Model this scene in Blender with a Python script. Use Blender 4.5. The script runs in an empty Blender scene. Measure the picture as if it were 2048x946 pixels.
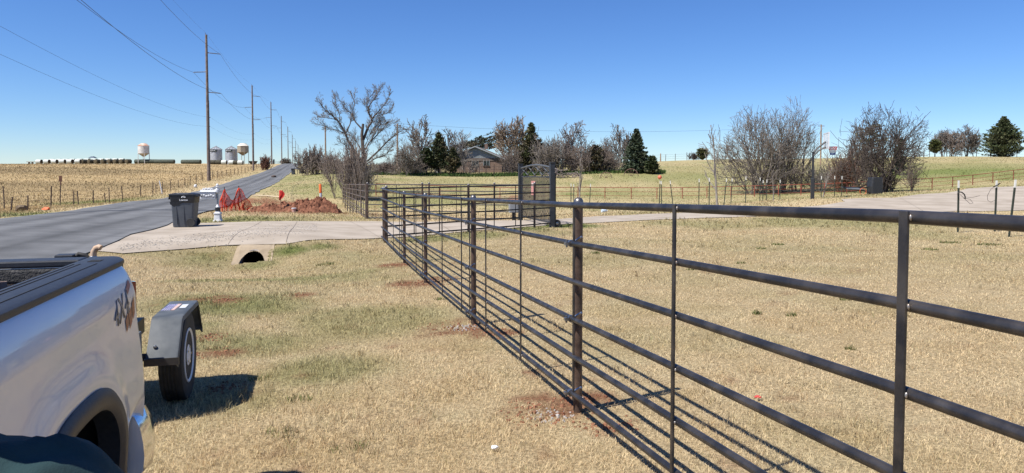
import bpy, bmesh, math, random
import numpy as np
from mathutils import Vector, Matrix, geometry

S = bpy.context.scene
COL = S.collection
R = math.radians
random.seed(7)
RNG = np.random.default_rng(7)

# ------------------------------------------------------------------ camera, sky, sun, exposure
F = 1409.0                       # focal length in photo pixels (photo 2048 wide)
PITCH = R(2.5)
CAMZ = 1.7
cam_d = bpy.data.cameras.new('camera')
cam = bpy.data.objects.new('camera', cam_d)
COL.objects.link(cam)
cam_d.sensor_fit = 'HORIZONTAL'
cam_d.sensor_width = 36
cam_d.lens = F / 2048 * 36
cam_d.shift_y = -63.5 / 2048
cam_d.clip_start = 0.05
cam_d.clip_end = 9000
cam.location = (0, 0, CAMZ)
cam.rotation_euler = (R(90) - PITCH, 0, 0)
S.camera = cam

SUN_EL = R(55.8)
SUN_AZ = math.atan2(-0.82, -0.575)
sun_dir = Vector((math.sin(SUN_AZ) * math.cos(SUN_EL), math.cos(SUN_AZ) * math.cos(SUN_EL), math.sin(SUN_EL)))
W = bpy.data.worlds.new('World')
S.world = W
W.use_nodes = True
wn = W.node_tree
bgn = wn.nodes['Background']
sky = wn.nodes.new('ShaderNodeTexSky')
sky.sky_type = 'NISHITA'
sky.sun_disc = False
sky.sun_elevation = SUN_EL
sky.sun_rotation = SUN_AZ
sky.altitude = 350
sky.air_density = 0.95
sky.dust_density = 0.0
sky.ozone_density = 10.0
hsv = wn.nodes.new('ShaderNodeHueSaturation')
hsv.inputs['Saturation'].default_value = 1.10
hsv.inputs['Hue'].default_value = .508
wn.links.new(sky.outputs[0], hsv.inputs['Color'])
wn.links.new(hsv.outputs[0], bgn.inputs[0])
bgn.inputs[1].default_value = 0.087
sl = bpy.data.lights.new('sun', 'SUN')
sl.energy = 4.6
sl.angle = R(0.53)
sl.color = (1.0, 0.955, 0.88)
sun = bpy.data.objects.new('sun', sl)
COL.objects.link(sun)
sun.rotation_euler = sun_dir.to_track_quat('Z', 'Y').to_euler()
sun.location = (-20, -15, 40)
S.view_settings.view_transform = 'Standard'
S.view_settings.look = 'None'
S.view_settings.exposure = 0.7
S.view_settings.gamma = 1
S.view_settings.use_curve_mapping = False
S.render.engine = 'CYCLES'
S.cycles.use_denoising = True
S.cycles.denoising_prefilter = 'ACCURATE'
S.cycles.denoising_input_passes = 'RGB_ALBEDO_NORMAL'
S.cycles.denoising_quality = 'HIGH'
S.cycles.caustics_reflective = False
S.cycles.caustics_refractive = False
S.cycles.sample_clamp_indirect = 3
S.cycles.blur_glossy = .6
S.cycles.max_bounces = 6
S.cycles.diffuse_bounces = 3
S.cycles.glossy_bounces = 3
S.cycles.transparent_max_bounces = 12

# ------------------------------------------------------------------ photo geometry -> world
cP, sP = math.cos(PITCH), math.sin(PITCH)
def P(px, py, Y):
    """world point seen at photo pixel (px,py) at depth Y"""
    a, b = (px - 1024) / F, (409.5 - py) / F
    t = Y / (cP + b * sP)
    return Vector((a * t, Y, CAMZ + t * (b * cP - sP)))
def XP(px, Y): return P(px, 380, Y).x
RD = (-0.2672, 0.9636)           # along the road
RN = (0.9636, 0.2672)            # to its right
def UV(v, u): return (RN[0] * v + RD[0] * u, RN[1] * v + RD[1] * u)
def VU(x, y): return (RN[0] * x + RN[1] * y, RD[0] * x + RD[1] * y)

# ------------------------------------------------------------------ terrain height from surveyed points
ctl = []
def cp(px, py, Y):
    p = P(px, py, Y); ctl.append((p.x, p.y, p.z))
FENCE_V = 1.745
RAILTOP = [(-4, 1.60), (0.5, 1.59), (2.17, 1.572), (3.57, 1.53), (4.87, 1.486), (8.14, 1.405), (11.75, 1.335), (14.6, 1.300), (19.1, 1.305)]
def vline(px):  # depth of the road-side fence line at pixel column px
    return FENCE_V / (0.9636 * (px - 1024) / F + 0.2672)
for Y, z in RAILTOP:
    u = (Y - .2672 * FENCE_V) / .9636
    x, y = UV(FENCE_V, u); ctl.append((x, y, z - 1.452))
for c in [(1107, 455, 23), (1040, 440, 26.8), (734, 438, 28.5), (684, 412, 52),
          (430, 420, 36), (505, 390, 57), (556, 365.6, 94.5), (579, 349, 135), (607, 327.5, 277),
          (178, 417, 36), (266, 403, 44.6), (340, 394.5, 55.9), (0, 439, 25.9), (575, 328, 280), (540, 346, 140),
          (418, 360, 97), (218, 409.6, 52), (102, 416, 40.7), (23.7, 425, 35.5), (393, 367, 90), (500, 345, 160),
          (370, 455, 23.3), (436, 443, 25.9), (560, 487, 17.2), (440, 491, 17.3), (503, 534, 15.9), (620, 425, 33),
          (1918, 465, 21), (1992, 463, 21.3), (2027, 475, 19.4),
          (1625, 398, 41.3), (1210, 397, 65), (1314, 398, 65), (1460, 395, 65), (1602, 391, 65), (1694, 388, 65),
          (1780, 382, 66), (1864, 378, 68), (1945, 371, 71), (2026, 360, 74), (1960, 376, 48), (2048, 373, 48), (2048, 421, 30), (1500, 434, 28.5),
          (940, 346, 110), (800, 350, 100), (1150, 348, 100), (1300, 341, 105), (900, 372, 80), (1100, 372, 80), (730, 372, 68),
          (1400, 319, 170), (1250, 326, 180), (1600, 317, 160), (1850, 313, 150), (2040, 313, 150), (1900, 347, 90), (1700, 350, 95), (1500, 350, 100),
          (100, 328, 230), (300, 326.5, 240), (450, 326.5, 245), (-100, 330, 225), (800, 329, 190), (650, 345, 118), (600, 352, 118)]:
    cp(*c)
ctl += [(-3, 10, -.1), (-5.5, 12.5, -.2), (-9, 12, -.1), (-9.5, 15, -.08), (-3, 15, -.17), (-5.5, 21.5, -.05), (-9.5, 20.5, -.03), (-2, 21, -.06), (8, 15, -.03), (3, 3, .06), (6, 8, -.02), (-2, 2, .04), (-6, 8, -.06), (-3, -6, .05), (6, -8, .05), (12, 14, .0), (-9, 2, .02), (-14, 6, .05),
        (0, -30, 0), (40, -20, .5), (-40, -20, .2), (-320, 60, 3), (320, 60, 6), (-700, 0, 2), (700, 0, 5), (0, -400, 0), (-500, -400, 0), (500, -400, 2),
        (-130, 500, 5), (-400, 600, 3), (200, 450, 2.5), (600, 500, 3), (-250, 900, 3), (-2500, 3000, 0), (2500, 3000, 0), (0, 3000, 0), (-3000, 300, 0), (3000, 300, 0), (0, -3000, 0), (-2500, -2500, 0), (2500, -2500, 0)]
ctl = np.array(ctl)
def _warp(x, y):
    d = np.hypot(x, y) + 1e-6; k = np.arcsinh(d / 12) / d
    return np.stack([x * k, y * k], -1)
_Q = _warp(ctl[:, 0], ctl[:, 1])
LEN = 1.1
def _phi(x, y):
    q = _warp(x, y)
    r = np.sqrt(((q[:, None, :] - _Q[None]) ** 2).sum(-1) + 1e-6) * (1.732 / LEN)
    return 4 * (1 + r) * np.exp(-r)
_dist = np.hypot(ctl[:, 0], ctl[:, 1])
_A = _phi(ctl[:, 0], ctl[:, 1]) + np.diag((.012 + .0012 * _dist) ** 2)
_z0 = 1.0
_w = np.linalg.solve(_A, ctl[:, 2] - _z0)
def gza(x, y):
    x = np.asarray(x, float).ravel(); y = np.asarray(y, float).ravel()
    out = np.empty(len(x))
    for i in range(0, len(x), 20000):
        out[i:i + 20000] = _phi(x[i:i + 20000], y[i:i + 20000]) @ _w + _z0
    return out
def gz(x, y): return float(gza([x], [y])[0])
def GP(px, Y):
    """ground point under pixel column px at depth Y"""
    x = XP(px, Y); return Vector((x, Y, gz(x, Y)))
_ys = np.exp(np.linspace(math.log(1.5), math.log(400), 700))
def hit(px, py):
    """ground point seen at pixel (px,py)"""
    pts = np.array([P(px, py, Y) for Y in _ys])
    d = pts[:, 2] - gza(pts[:, 0], pts[:, 1])
    k = int(np.argmax(d < 0)) if (d < 0).any() else len(d) - 1
    k = max(k, 1)
    a, b = d[k - 1], d[k]
    t = a / (a - b) if a != b else 0
    Y = _ys[k - 1] * (1 - t) + _ys[k] * t
    p = P(px, py, Y); return Vector((p.x, p.y, gz(p.x, p.y)))

# ------------------------------------------------------------------ numpy noise
def _hash(ix, iy, s):
    h = np.sin(ix * 127.1 + iy * 311.7 + s * 74.7) * 43758.5453
    return h - np.floor(h)
def vnoise(x, y, s=0):
    ix, iy = np.floor(x), np.floor(y); fx, fy = x - ix, y - iy
    fx = fx * fx * (3 - 2 * fx); fy = fy * fy * (3 - 2 * fy)
    a, b = _hash(ix, iy, s), _hash(ix + 1, iy, s); c, d = _hash(ix, iy + 1, s), _hash(ix + 1, iy + 1, s)
    return (a * (1 - fx) + b * fx) * (1 - fy) + (c * (1 - fx) + d * fx) * fy
def fbm(x, y, s=0, o=4):
    t, a, n = 0, .5, 0
    for k in range(o):
        t = t + a * vnoise(x * 2 ** k, y * 2 ** k, s + k); n += a; a *= .5
    return t / n
def sstep(a, b, x):
    t = np.clip((x - a) / (b - a), 0, 1); return t * t * (3 - 2 * t)

# ------------------------------------------------------------------ materials
MATS = {}
def mat(name, c, c2=None, scale=8, rough=.7, metal=0, bump=0, bscale=40, attr=None, spec=.5, coat=0, detail=4, trans=0, lo=.35, hi=.65):
    if name in MATS: return MATS[name]
    m = bpy.data.materials.new(name); m.use_nodes = True
    nt = m.node_tree; b = nt.nodes['Principled BSDF']
    b.inputs['Roughness'].default_value = rough
    b.inputs['Metallic'].default_value = metal
    b.inputs['Specular IOR Level'].default_value = spec
    b.inputs['Coat Weight'].default_value = coat
    b.inputs['Base Color'].default_value = (*c, 1)
    tc = nt.nodes.new('ShaderNodeTexCoord')
    if c2 is not None:
        n = nt.nodes.new('ShaderNodeTexNoise'); n.inputs['Scale'].default_value = scale; n.inputs['Detail'].default_value = detail
        nt.links.new(tc.outputs['Object'], n.inputs['Vector'])
        r = nt.nodes.new('ShaderNodeValToRGB')
        r.color_ramp.elements[0].position = lo; r.color_ramp.elements[1].position = hi
        r.color_ramp.elements[0].color = (*c, 1); r.color_ramp.elements[1].color = (*c2, 1)
        nt.links.new(n.outputs['Fac'], r.inputs[0]); src = r.outputs[0]
        nt.links.new(src, b.inputs['Base Color'])
    if attr:
        a = nt.nodes.new('ShaderNodeAttribute'); a.attribute_name = attr
        src = a.outputs['Color']
        if c2 is not None:
            mx = nt.nodes.new('ShaderNodeMix'); mx.data_type = 'RGBA'; mx.blend_type = 'MULTIPLY'; mx.inputs[0].default_value = 1
            nt.links.new(a.outputs['Color'], mx.inputs[6]); nt.links.new(r.outputs[0], mx.inputs[7]); src = mx.outputs[2]
        nt.links.new(src, b.inputs['Base Color'])
    if bump:
        n2 = nt.nodes.new('ShaderNodeTexNoise'); n2.inputs['Scale'].default_value = bscale; n2.inputs['Detail'].default_value = 5
        nt.links.new(tc.outputs['Object'], n2.inputs['Vector'])
        bp = nt.nodes.new('ShaderNodeBump'); bp.inputs['Strength'].default_value = bump; bp.inputs['Distance'].default_value = .02
        nt.links.new(n2.outputs['Fac'], bp.inputs['Height']); nt.links.new(bp.outputs[0], b.inputs['Normal'])
    if trans:
        tb = nt.nodes.new('ShaderNodeBsdfTranslucent'); ms = nt.nodes.new('ShaderNodeMixShader'); ms.inputs[0].default_value = trans
        if attr or c2 is not None: nt.links.new(src, tb.inputs[0])
        else: tb.inputs[0].default_value = (*c, 1)
        out = nt.nodes['Material Output']
        nt.links.new(b.outputs[0], ms.inputs[1]); nt.links.new(tb.outputs[0], ms.inputs[2]); nt.links.new(ms.outputs[0], out.inputs[0])
    MATS[name] = m
    return m

# ------------------------------------------------------------------ mesh helpers
class MB:
    def __init__(s): s.v = []; s.f = []
    def add(s, vs, fs):
        o = len(s.v); s.v.extend([tuple(p) for p in vs]); s.f.extend([tuple(i + o for i in f) for f in fs]); return s
    def hexa(s, p):   # bottom 4 then top 4
        return s.add(p, [(3, 2, 1, 0), (4, 5, 6, 7), (0, 1, 5, 4), (1, 2, 6, 5), (2, 3, 7, 6), (3, 0, 4, 7)])
    def box(s, c, d, rz=0, rx=0, ry=0):
        M = Matrix.Translation(c) @ Matrix.Rotation(rz, 4, 'Z') @ Matrix.Rotation(ry, 4, 'Y') @ Matrix.Rotation(rx, 4, 'X')
        h = [x / 2 for x in d]
        p = [M @ Vector((sx * h[0], sy * h[1], sz * h[2])) for sz in (-1, 1) for sx, sy in ((-1, -1), (1, -1), (1, 1), (-1, 1))]
        return s.hexa(p)
    def tube(s, pts, r, n=8, cap=True):
        pts = [Vector(p) for p in pts]; m = len(pts)
        rr = r if isinstance(r, (list, tuple)) else [r] * m
        vs = []; pa = None
        for i, p in enumerate(pts):
            t = (pts[min(i + 1, m - 1)] - pts[max(i - 1, 0)])
            t = t.normalized() if t.length > 1e-9 else Vector((0, 0, 1))
            if pa is None:
                pa = t.cross(Vector((0, 0, 1)) if abs(t.z) < .9 else Vector((1, 0, 0))).normalized()
            else:
                pa = (pa - t * pa.dot(t)); pa = pa.normalized() if pa.length > 1e-6 else t.orthogonal().normalized()
            b = t.cross(pa)
            for k in range(n):
                a = 2 * math.pi * k / n
                vs.append(p + (pa * math.cos(a) + b * math.sin(a)) * rr[i])
        fs = [(i * n + k, i * n + (k + 1) % n, (i + 1) * n + (k + 1) % n, (i + 1) * n + k) for i in range(m - 1) for k in range(n)]
        if cap: fs += [tuple(range(n - 1, -1, -1)), tuple((m - 1) * n + k for k in range(n))]
        return s.add(vs, fs)
    def lathe(s, prof, n=20, c=(0, 0, 0), axis='Z'):
        vs = []; m = len(prof); c = Vector(c)
        for r, z in prof:
            for k in range(n):
                a = 2 * math.pi * k / n; q = (r * math.cos(a), r * math.sin(a), z)
                if axis == 'X': q = (q[2], q[0], q[1])
                elif axis == 'Y': q = (q[1], q[2], q[0])
                vs.append(c + Vector(q))
        fs = [(i * n + k, i * n + (k + 1) % n, (i + 1) * n + (k + 1) % n, (i + 1) * n + k) for i in range(m - 1) for k in range(n)]
        fs += [tuple(range(n - 1, -1, -1)), tuple((m - 1) * n + k for k in range(n))]
        return s.add(vs, fs)
    def loft(s, rings, cap=True):
        n = len(rings[0]); vs = [p for r in rings for p in r]; m = len(rings)
        fs = [(i * n + k, i * n + (k + 1) % n, (i + 1) * n + (k + 1) % n, (i + 1) * n + k) for i in range(m - 1) for k in range(n)]
        if cap: fs += [tuple(range(n - 1, -1, -1)), tuple((m - 1) * n + k for k in range(n))]
        return s.add(vs, fs)
    def sphere(s, c, r, n=12, m=8, sc=(1, 1, 1)):
        prof = []
        vs = []
        for i in range(m + 1):
            th = math.pi * i / m
            for k in range(n):
                a = 2 * math.pi * k / n; rr = max(math.sin(th), 1e-3)
                vs.append((c[0] + r * sc[0] * rr * math.cos(a), c[1] + r * sc[1] * rr * math.sin(a), c[2] - r * sc[2] * math.cos(th)))
        fs = [(i * n + k, i * n + (k + 1) % n, (i + 1) * n + (k + 1) % n, (i + 1) * n + k) for i in range(m) for k in range(n)]
        return s.add(vs, fs)
    def build(s, name, m, parent=None, smooth=None, bevel=0):
        me = bpy.data.meshes.new(name); me.from_pydata(s.v, [], s.f); me.update()
        return link(name, me, m, parent, smooth, bevel)

def link(name, me, m, parent=None, smooth=None, bevel=0):
    if m is not None: me.materials.append(m)
    if smooth is not None:
        me.shade_smooth()
        if smooth: me.set_sharp_from_angle(angle=R(smooth))
    o = bpy.data.objects.new(name, me); COL.objects.link(o)
    if parent is not None: o.parent = parent
    if bevel:
        b = o.modifiers.new('bevel', 'BEVEL'); b.width = bevel; b.segments = 2; b.limit_method = 'ANGLE'; b.angle_limit = R(40)
    return o
def thing(name, label, cat, loc=(0, 0, 0), rz=0, group=None):
    o = bpy.data.objects.new(name, None); COL.objects.link(o); o.empty_display_size = .2
    o.location = loc; o.rotation_euler = (0, 0, rz)
    return tag(o, label, cat, group)
def tag(o, label, cat, group=None):
    o['label'] = label; o['category'] = cat
    if group: o['group'] = group
    return o
def kind(o, k): o['kind'] = k; return o
def dup(root, loc=None, rz=None, label=None):
    def cpy(o, par):
        c = o.copy(); COL.objects.link(c)
        if par is not None: c.parent = par
        for ch in [x for x in KIDS.get(o.name, [])]: cpy(ch, c)
        return c
    KIDS = {}
    for ob in bpy.data.objects:
        if ob.parent: KIDS.setdefault(ob.parent.name, []).append(ob)
    r = cpy(root, None)
    if loc is not None: r.location = loc
    if rz is not None: r.rotation_euler = (0, 0, rz)
    if label: r['label'] = label
    return r
def npmesh(name, verts, faces, m, parent=None, col=None, smooth=None):
    """numpy verts (n,3), faces (k,3|4), optional per-vertex colours (n,3)"""
    me = bpy.data.meshes.new(name); nv, nf, k = len(verts), len(faces), faces.shape[1]
    me.vertices.add(nv); me.vertices.foreach_set('co', np.ascontiguousarray(verts, np.float32).ravel())
    me.loops.add(nf * k); me.loops.foreach_set('vertex_index', np.ascontiguousarray(faces, np.int32).ravel())
    me.polygons.add(nf); me.polygons.foreach_set('loop_start', np.arange(0, nf * k, k, dtype=np.int32))
    me.update(calc_edges=True); me.validate()
    if col is not None:
        at = me.color_attributes.new('Col', 'FLOAT_COLOR', 'POINT')
        c4 = np.ones((nv, 4), np.float32); c4[:, :3] = col; at.data.foreach_set('color', c4.ravel())
    return link(name, me, m, parent, smooth)
def text_mesh(txt, size, depth=.002, align='CENTER'):
    c = bpy.data.curves.new('lettering', 'FONT'); c.body = txt; c.size = size; c.extrude = depth; c.align_x = align; c.align_y = 'CENTER'
    o = bpy.data.objects.new('lettering', c); COL.objects.link(o)
    bpy.context.view_layer.update()
    me = bpy.data.meshes.new_from_object(o.evaluated_get(bpy.context.evaluated_depsgraph_get()))
    bpy.data.objects.remove(o); bpy.data.curves.remove(c)
    return me
# ------------------------------------------------------------------ where each kind of ground lies
STRAW = np.array([.45, .34, .187]); STRAW2 = np.array([.565, .46, .293]); GREEN = np.array([.135, .175, .045]); GOLD = np.array([.40, .30, .16]); DIRT = np.array([.24, .11, .062])
_gb = [(455, 610, 1.2, .55), (470, 690, .8, .45), (740, 640, 1.2, .35), (640, 745, .7, .4), (480, 800, .5, .3), (580, 500, .8, .75), (640, 493, .7, .6), (410, 515, 1.2, .45), (520, 530, .7, .5),
       (470, 440, 2.5, .55), (560, 440, 3, .35), (690, 437, 2, .3), (665, 372, 7, .6), (620, 352, 12, .55), (700, 385, 6, .5), (840, 400, 6, .55), (790, 410, 5, .5), (760, 378, 7, .6), (900, 381, 8, .4), (1250, 387, 9, .5), (1380, 392, 7, .45), (1500, 375, 10, .5),
       (1130, 452, 1.4, .75), (1050, 458, 1.2, .65), (950, 470, 1.5, .5), (860, 478, 1.5, .55), (1400, 447, 3, .35), (1650, 445, 3.5, .4), (1900, 440, 3, .35), (1850, 470, 2, .3), (1330, 352, 14, .55), (1420, 340, 18, .4), (1900, 345, 14, .85), (1800, 346, 10, .8), (1950, 338, 16, .6), (1850, 378, 9, .5), (1750, 390, 6, .4), (1700, 335, 20, .4),
       (30, 430, 4, .6), (200, 405, 5, .6), (560, 345, 9, .45), (1100, 465, 1.5, .3), (1380, 560, 1.2, .14), (1210, 520, 1.6, .2), (1050, 345, 9, .6), (850, 348, 9, .65), (1280, 345, 9, .5)]
GB = []
for px, py, r, a in _gb:
    h = hit(px, py); GB.append((h.x, h.y, r, min(.95, a * 1.2)))
_db = [(1105, 822, .38), (1215, 850, .25), (1180, 800, .22), (915, 655, .5), (990, 668, .3), (835, 568, .55), (880, 560, .4), (790, 531, .4), (425, 705, .28), (420, 675, .22), (455, 775, .2), (445, 600, .4), (600, 590, .25), (1060, 745, .12), (560, 405, 5), (600, 425, 3), (1000, 398, 3)]
DB = []
for px, py, r in _db:
    h = hit(px, py); DB.append((h.x, h.y, r))
def dirt_amt(x, y):
    d = np.zeros(len(x))
    for bx, by, r in DB:
        q = np.hypot(x - bx, y - by) / r
        d = np.maximum(d, 1.2 - q * .8)
    n = fbm(x * 5 / np.maximum(1, y * .06), y * 5 / np.maximum(1, y * .06), 31)
    return .92 * sstep(.30, 1.05, d + (n - .5) * 2.0)
def ground_col(x, y):
    x = np.asarray(x, float); y = np.asarray(y, float)
    v, u = VU(x, y)
    n1 = fbm(x * .55, y * .55, 3); n2 = fbm(x * .13, y * .13, 11); n3 = fbm(x * 2.3, y * 2.3, 17)
    c = STRAW[None] * (1 - n3)[:, None] + STRAW2[None] * n3[:, None]
    g = .42 * sstep(.52, .78, n1) + .30 * sstep(.45, .75, n2) + .12 * sstep(.55, .8, n3)
    left = sstep(1.9, .8, v) * sstep(20, 12, y)
    g = g * (.35 + .75 * left + .5 * sstep(22, 45, y))
    g = g + .30 * sstep(30, 75, y) * sstep(-11, -4, v)
    for bx, by, r, a in GB:
        q = np.hypot(x - bx, y - by) / r
        g = np.maximum(g, a * sstep(1.25, .3, q + (n1 - .5) * 1.1))
    g = np.clip(g, 0, .9)
    c = c * (1 - g)[:, None] + GREEN[None] * g[:, None]
    fld = sstep(-12.6, -15.5, v + (n2 - .5) * 2)
    fn = fbm(x * .02 + .1 * n2, y * .09, 41); fn2 = fbm(x * .25, y * .5, 45)
    gold = GOLD[None] * (.72 + .5 * fn + .18 * fn2)[:, None]
    gold = gold * (1 - .35 * sstep(.58, .72, fbm(x * .012, y * .05, 47)))[:, None]
    vg = np.zeros(len(x))
    for bx, by, r, a in GB:
        if VU(bx, by)[0] < -12: vg = np.maximum(vg, a * sstep(1.1, .3, np.hypot(x - bx, y - by) / r))
    gold = gold * (1 - vg)[:, None] + GREEN[None] * vg[:, None]
    c = c * (1 - fld)[:, None] + gold * fld[:, None]
    d = dirt_amt(x, y)
    c = c * (1 - d)[:, None] + DIRT[None] * d[:, None]
    return c

def in_poly(x, y, poly):
    ins = np.zeros(len(x), bool); n = len(poly)
    for i in range(n):
        x1, y1 = poly[i][0], poly[i][1]; x2, y2 = poly[(i + 1) % n][0], poly[(i + 1) % n][1]
        if y1 == y2: continue
        ins ^= ((y1 > y) != (y2 > y)) & (x < (x2 - x1) * (y - y1) / (y2 - y1) + x1)
    return ins

# outlines of the concrete, read off the photograph and laid on the terrain
def lay(pts): return [(lambda h: (h.x, h.y))(hit(*p)) for p in pts]
DRIVE = [UV(-5.2, 24.6), UV(-5.2, 18.2)] + lay([(245, 508), (270, 506.5), (300, 504.5), (335, 502), (370, 499), (444, 492), (505, 490), (572, 489), (700, 479.5), (768, 477), (900, 467), (1000, 459), (1100, 451), (1200, 446),
        (1300, 440.5), (1400, 437), (1560, 432), (1750, 428), (1900, 424), (2060, 421), (2140, 416), (2140, 371), (2048, 373), (1985, 374), (1955, 376), (1925, 381), (1895, 386), (1840, 389), (1790, 396),
        (1720, 397), (1682, 399), (1690, 404), (1640, 412), (1560, 418), (1400, 425), (1300, 428.5), (1200, 433), (1107, 440), (1040, 441.5), (900, 444), (740, 443.5), (620, 443.5), (523, 443.5), (449, 446), (400, 447)]) + [UV(-5.2, 30.0)]
CULV = P(503, 516, 16.0)
CV, CU = VU(CULV.x, CULV.y)

# ------------------------------------------------------------------ ground
M_ground = mat('ground_soil', (.62, .60, .56), (1.28, 1.26, 1.22), scale=38, detail=8, rough=.95, bump=.6, bscale=45, attr='Col', spec=.1)
gx = np.sort(np.concatenate([1.2 * np.sinh(np.linspace(-8.2, 8.2, 270)), np.linspace(-7.2, -4.6, 40), np.linspace(-26, -5, 50)]))
gy = np.sort(np.concatenate([5 + 2.5 * np.sinh(np.linspace(-6.8, 7.7, 290)), np.linspace(15.2, 18.8, 48), np.linspace(20, 60, 60)]))
GXX, GYY = np.meshgrid(gx, gy)
X1, Y1 = GXX.ravel(), GYY.ravel()
Z1 = gza(X1, Y1)
nx, ny = len(gx), len(gy)
near = sstep(30, 10, np.hypot(X1, Y1))
Z1 = Z1 + near * (fbm(X1 * 3, Y1 * 3, 5) - .5) * .02 * sstep(17, 11, np.hypot(X1, Y1)) + .0
fi = (np.arange(ny - 1)[:, None] * nx + np.arange(nx - 1)[None, :]).ravel()
faces = np.stack([fi, fi + 1, fi + nx + 1, fi + nx], 1)
fc = np.stack([X1[faces].mean(1), Y1[faces].mean(1)], 1)
fv, fu = VU(fc[:, 0], fc[:, 1])
hole = (np.abs(fv - CV) < .34) & (fu > CU + .05) & (fu < CU + 1.5)
faces = faces[~hole]
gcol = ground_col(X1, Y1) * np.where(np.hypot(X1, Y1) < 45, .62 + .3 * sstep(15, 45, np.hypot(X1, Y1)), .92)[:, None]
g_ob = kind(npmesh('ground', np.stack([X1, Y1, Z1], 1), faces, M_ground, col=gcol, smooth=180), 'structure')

def sheet(name, poly, step, dz, m, zf=None, ragged=0):
    pts = []
    n = len(poly)
    for i in range(n):
        a, b = Vector(poly[i][:2]), Vector(poly[(i + 1) % n][:2])
        k = max(1, int((b - a).length / step))
        for j in range(k):
            p = a.lerp(b, j / k)
            if ragged: p = p + Vector((random.uniform(-ragged, ragged), random.uniform(-ragged, ragged)))
            pts.append(p)
    nb = len(pts)
    xs = [p.x for p in pts]; ys = [p.y for p in pts]
    X, Y = np.meshgrid(np.arange(min(xs), max(xs), step) + .01, np.arange(min(ys), max(ys), step) + .013)
    X, Y = X.ravel(), Y.ravel(); k = in_poly(X, Y, poly)
    allp = pts + [Vector((float(x), float(y))) for x, y in zip(X[k], Y[k])]
    V, E, Fc, *_ = geometry.delaunay_2d_cdt(allp, [(i, (i + 1) % nb) for i in range(nb)], [], 1, 1e-4)
    arr = np.array([(p.x, p.y) for p in V])
    z = (zf(arr) if zf else gza(arr[:, 0], arr[:, 1])) + dz
    f = np.array([t for t in Fc if len(t) == 3])
    vv = np.column_stack([arr, z])
    e1 = vv[f[:, 1]] - vv[f[:, 0]]; e2 = vv[f[:, 2]] - vv[f[:, 0]]
    flip = (e1[:, 0] * e2[:, 1] - e1[:, 1] * e2[:, 0]) < 0
    f[flip] = f[flip][:, ::-1]
    return npmesh(name, vv, f, m, smooth=180)

M_conc = mat('drive_concrete', (.30, .252, .198), (.40, .345, .28), scale=.9, rough=.9, bump=.15, bscale=60, spec=.2, detail=8)
drive = kind(sheet('driveway', DRIVE, .6, .022, M_conc, ragged=.03), 'structure')
M_joint = mat('joint_groove', (.19, .155, .125), rough=.95)
def joint(pts, w=.013):
    q = [hit(*p) for p in pts]; vs = []; fs = []
    line = []
    for a, b in zip(q, q[1:]):
        k = max(2, int((b - a).length / .5)); line += [a.lerp(b, j / k) for j in range(k)]
    line.append(q[-1])
    mb = MB(); t = (q[-1] - q[0]); t.z = 0; t.normalize(); s = Vector((-t.y, t.x, 0)) * w / 2
    for p in line:
        z = gz(p.x, p.y) + .028
        vs += [(p.x - s.x, p.y - s.y, z), (p.x + s.x, p.y + s.y, z)]
    fs = [(2 * i, 2 * i + 1, 2 * i + 3, 2 * i + 2) for i in range(len(line) - 1)]
    mb.add(vs, fs); mb.build('joint', M_joint, drive)
for pts in [[(523, 444), (456, 491)], [(594, 444), (572, 488)], [(700, 444), (760, 477)], [(450, 491.6), (560, 489.5)], [(870, 444.5), (905, 466)], [(1240, 432), (1290, 440)], [(1700, 402), (2100, 402)], [(1935, 382), (2060, 383)], [(1800, 397), (1850, 425)]]:
    joint(pts)

# asphalt road
us = np.concatenate([np.arange(-40, 120, 2.0), np.arange(120, 420, 4.0), np.arange(420, 900, 12.0)])
vs_ = np.linspace(-11.25, -4.98, 32)
VV, UU = np.meshgrid(vs_, us)
wob = np.where((np.arange(32) == 0)[None, :], (fbm(us * .6, us * 0, 9)[:, None] - .5) * .5, 0) + np.where((np.arange(32) == 31)[None, :], (fbm(us * .6, us * 0, 19)[:, None] - .5) * .4, 0)
VV2 = VV + wob
RX = RN[0] * VV2 + RD[0] * UU; RY = RN[1] * VV2 + RD[1] * UU
crown = .05 * (1 - ((VV + 8.1) / 3.2) ** 2)
RZ = gza(RX.ravel(), RY.ravel()) + .045 + crown.ravel() * 1.0 + np.clip(UU.ravel() - 100, 0, 300) * .0004
ri = (np.arange(len(us) - 1)[:, None] * 32 + np.arange(31)[None, :]).ravel()
rf = np.stack([ri, ri + 1, ri + 33, ri + 32], 1)
lat = (VV + 8.1)
tr = np.exp(-((np.abs(lat) - .75) / .35) ** 2) + np.exp(-((np.abs(lat) - 2.35) / .35) ** 2)
rc = .102 + .04 * (fbm(VV * 1.6, UU * .12, 63) - .5) - .022 * np.exp(-((lat + 1.3) / .09) ** 2) * (fbm(UU * .02, VV * 0, 69) > .4) + .03 * fbm(VV * .9, UU * .05, 61) + .03 * tr + .045 * (np.abs(lat) > 2.85) - .03 * np.exp(-(lat / .3) ** 2) - .03 * np.exp(-((lat - 1.55) / .12) ** 2) * (fbm(UU * .03, VV * 0, 67) > .45)
rcol = np.stack([rc.ravel() * .99, rc.ravel(), rc.ravel() * 1.01], 1)
M_asph = mat('asphalt', (.82, .82, .82), (1.15, 1.15, 1.15), scale=1.2, rough=.88, bump=.3, bscale=90, attr='Col', spec=.25, detail=9)
kind(npmesh('road', np.column_stack([RX.ravel(), RY.ravel(), RZ]), rf, M_asph, col=rcol, smooth=180), 'structure')

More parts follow.
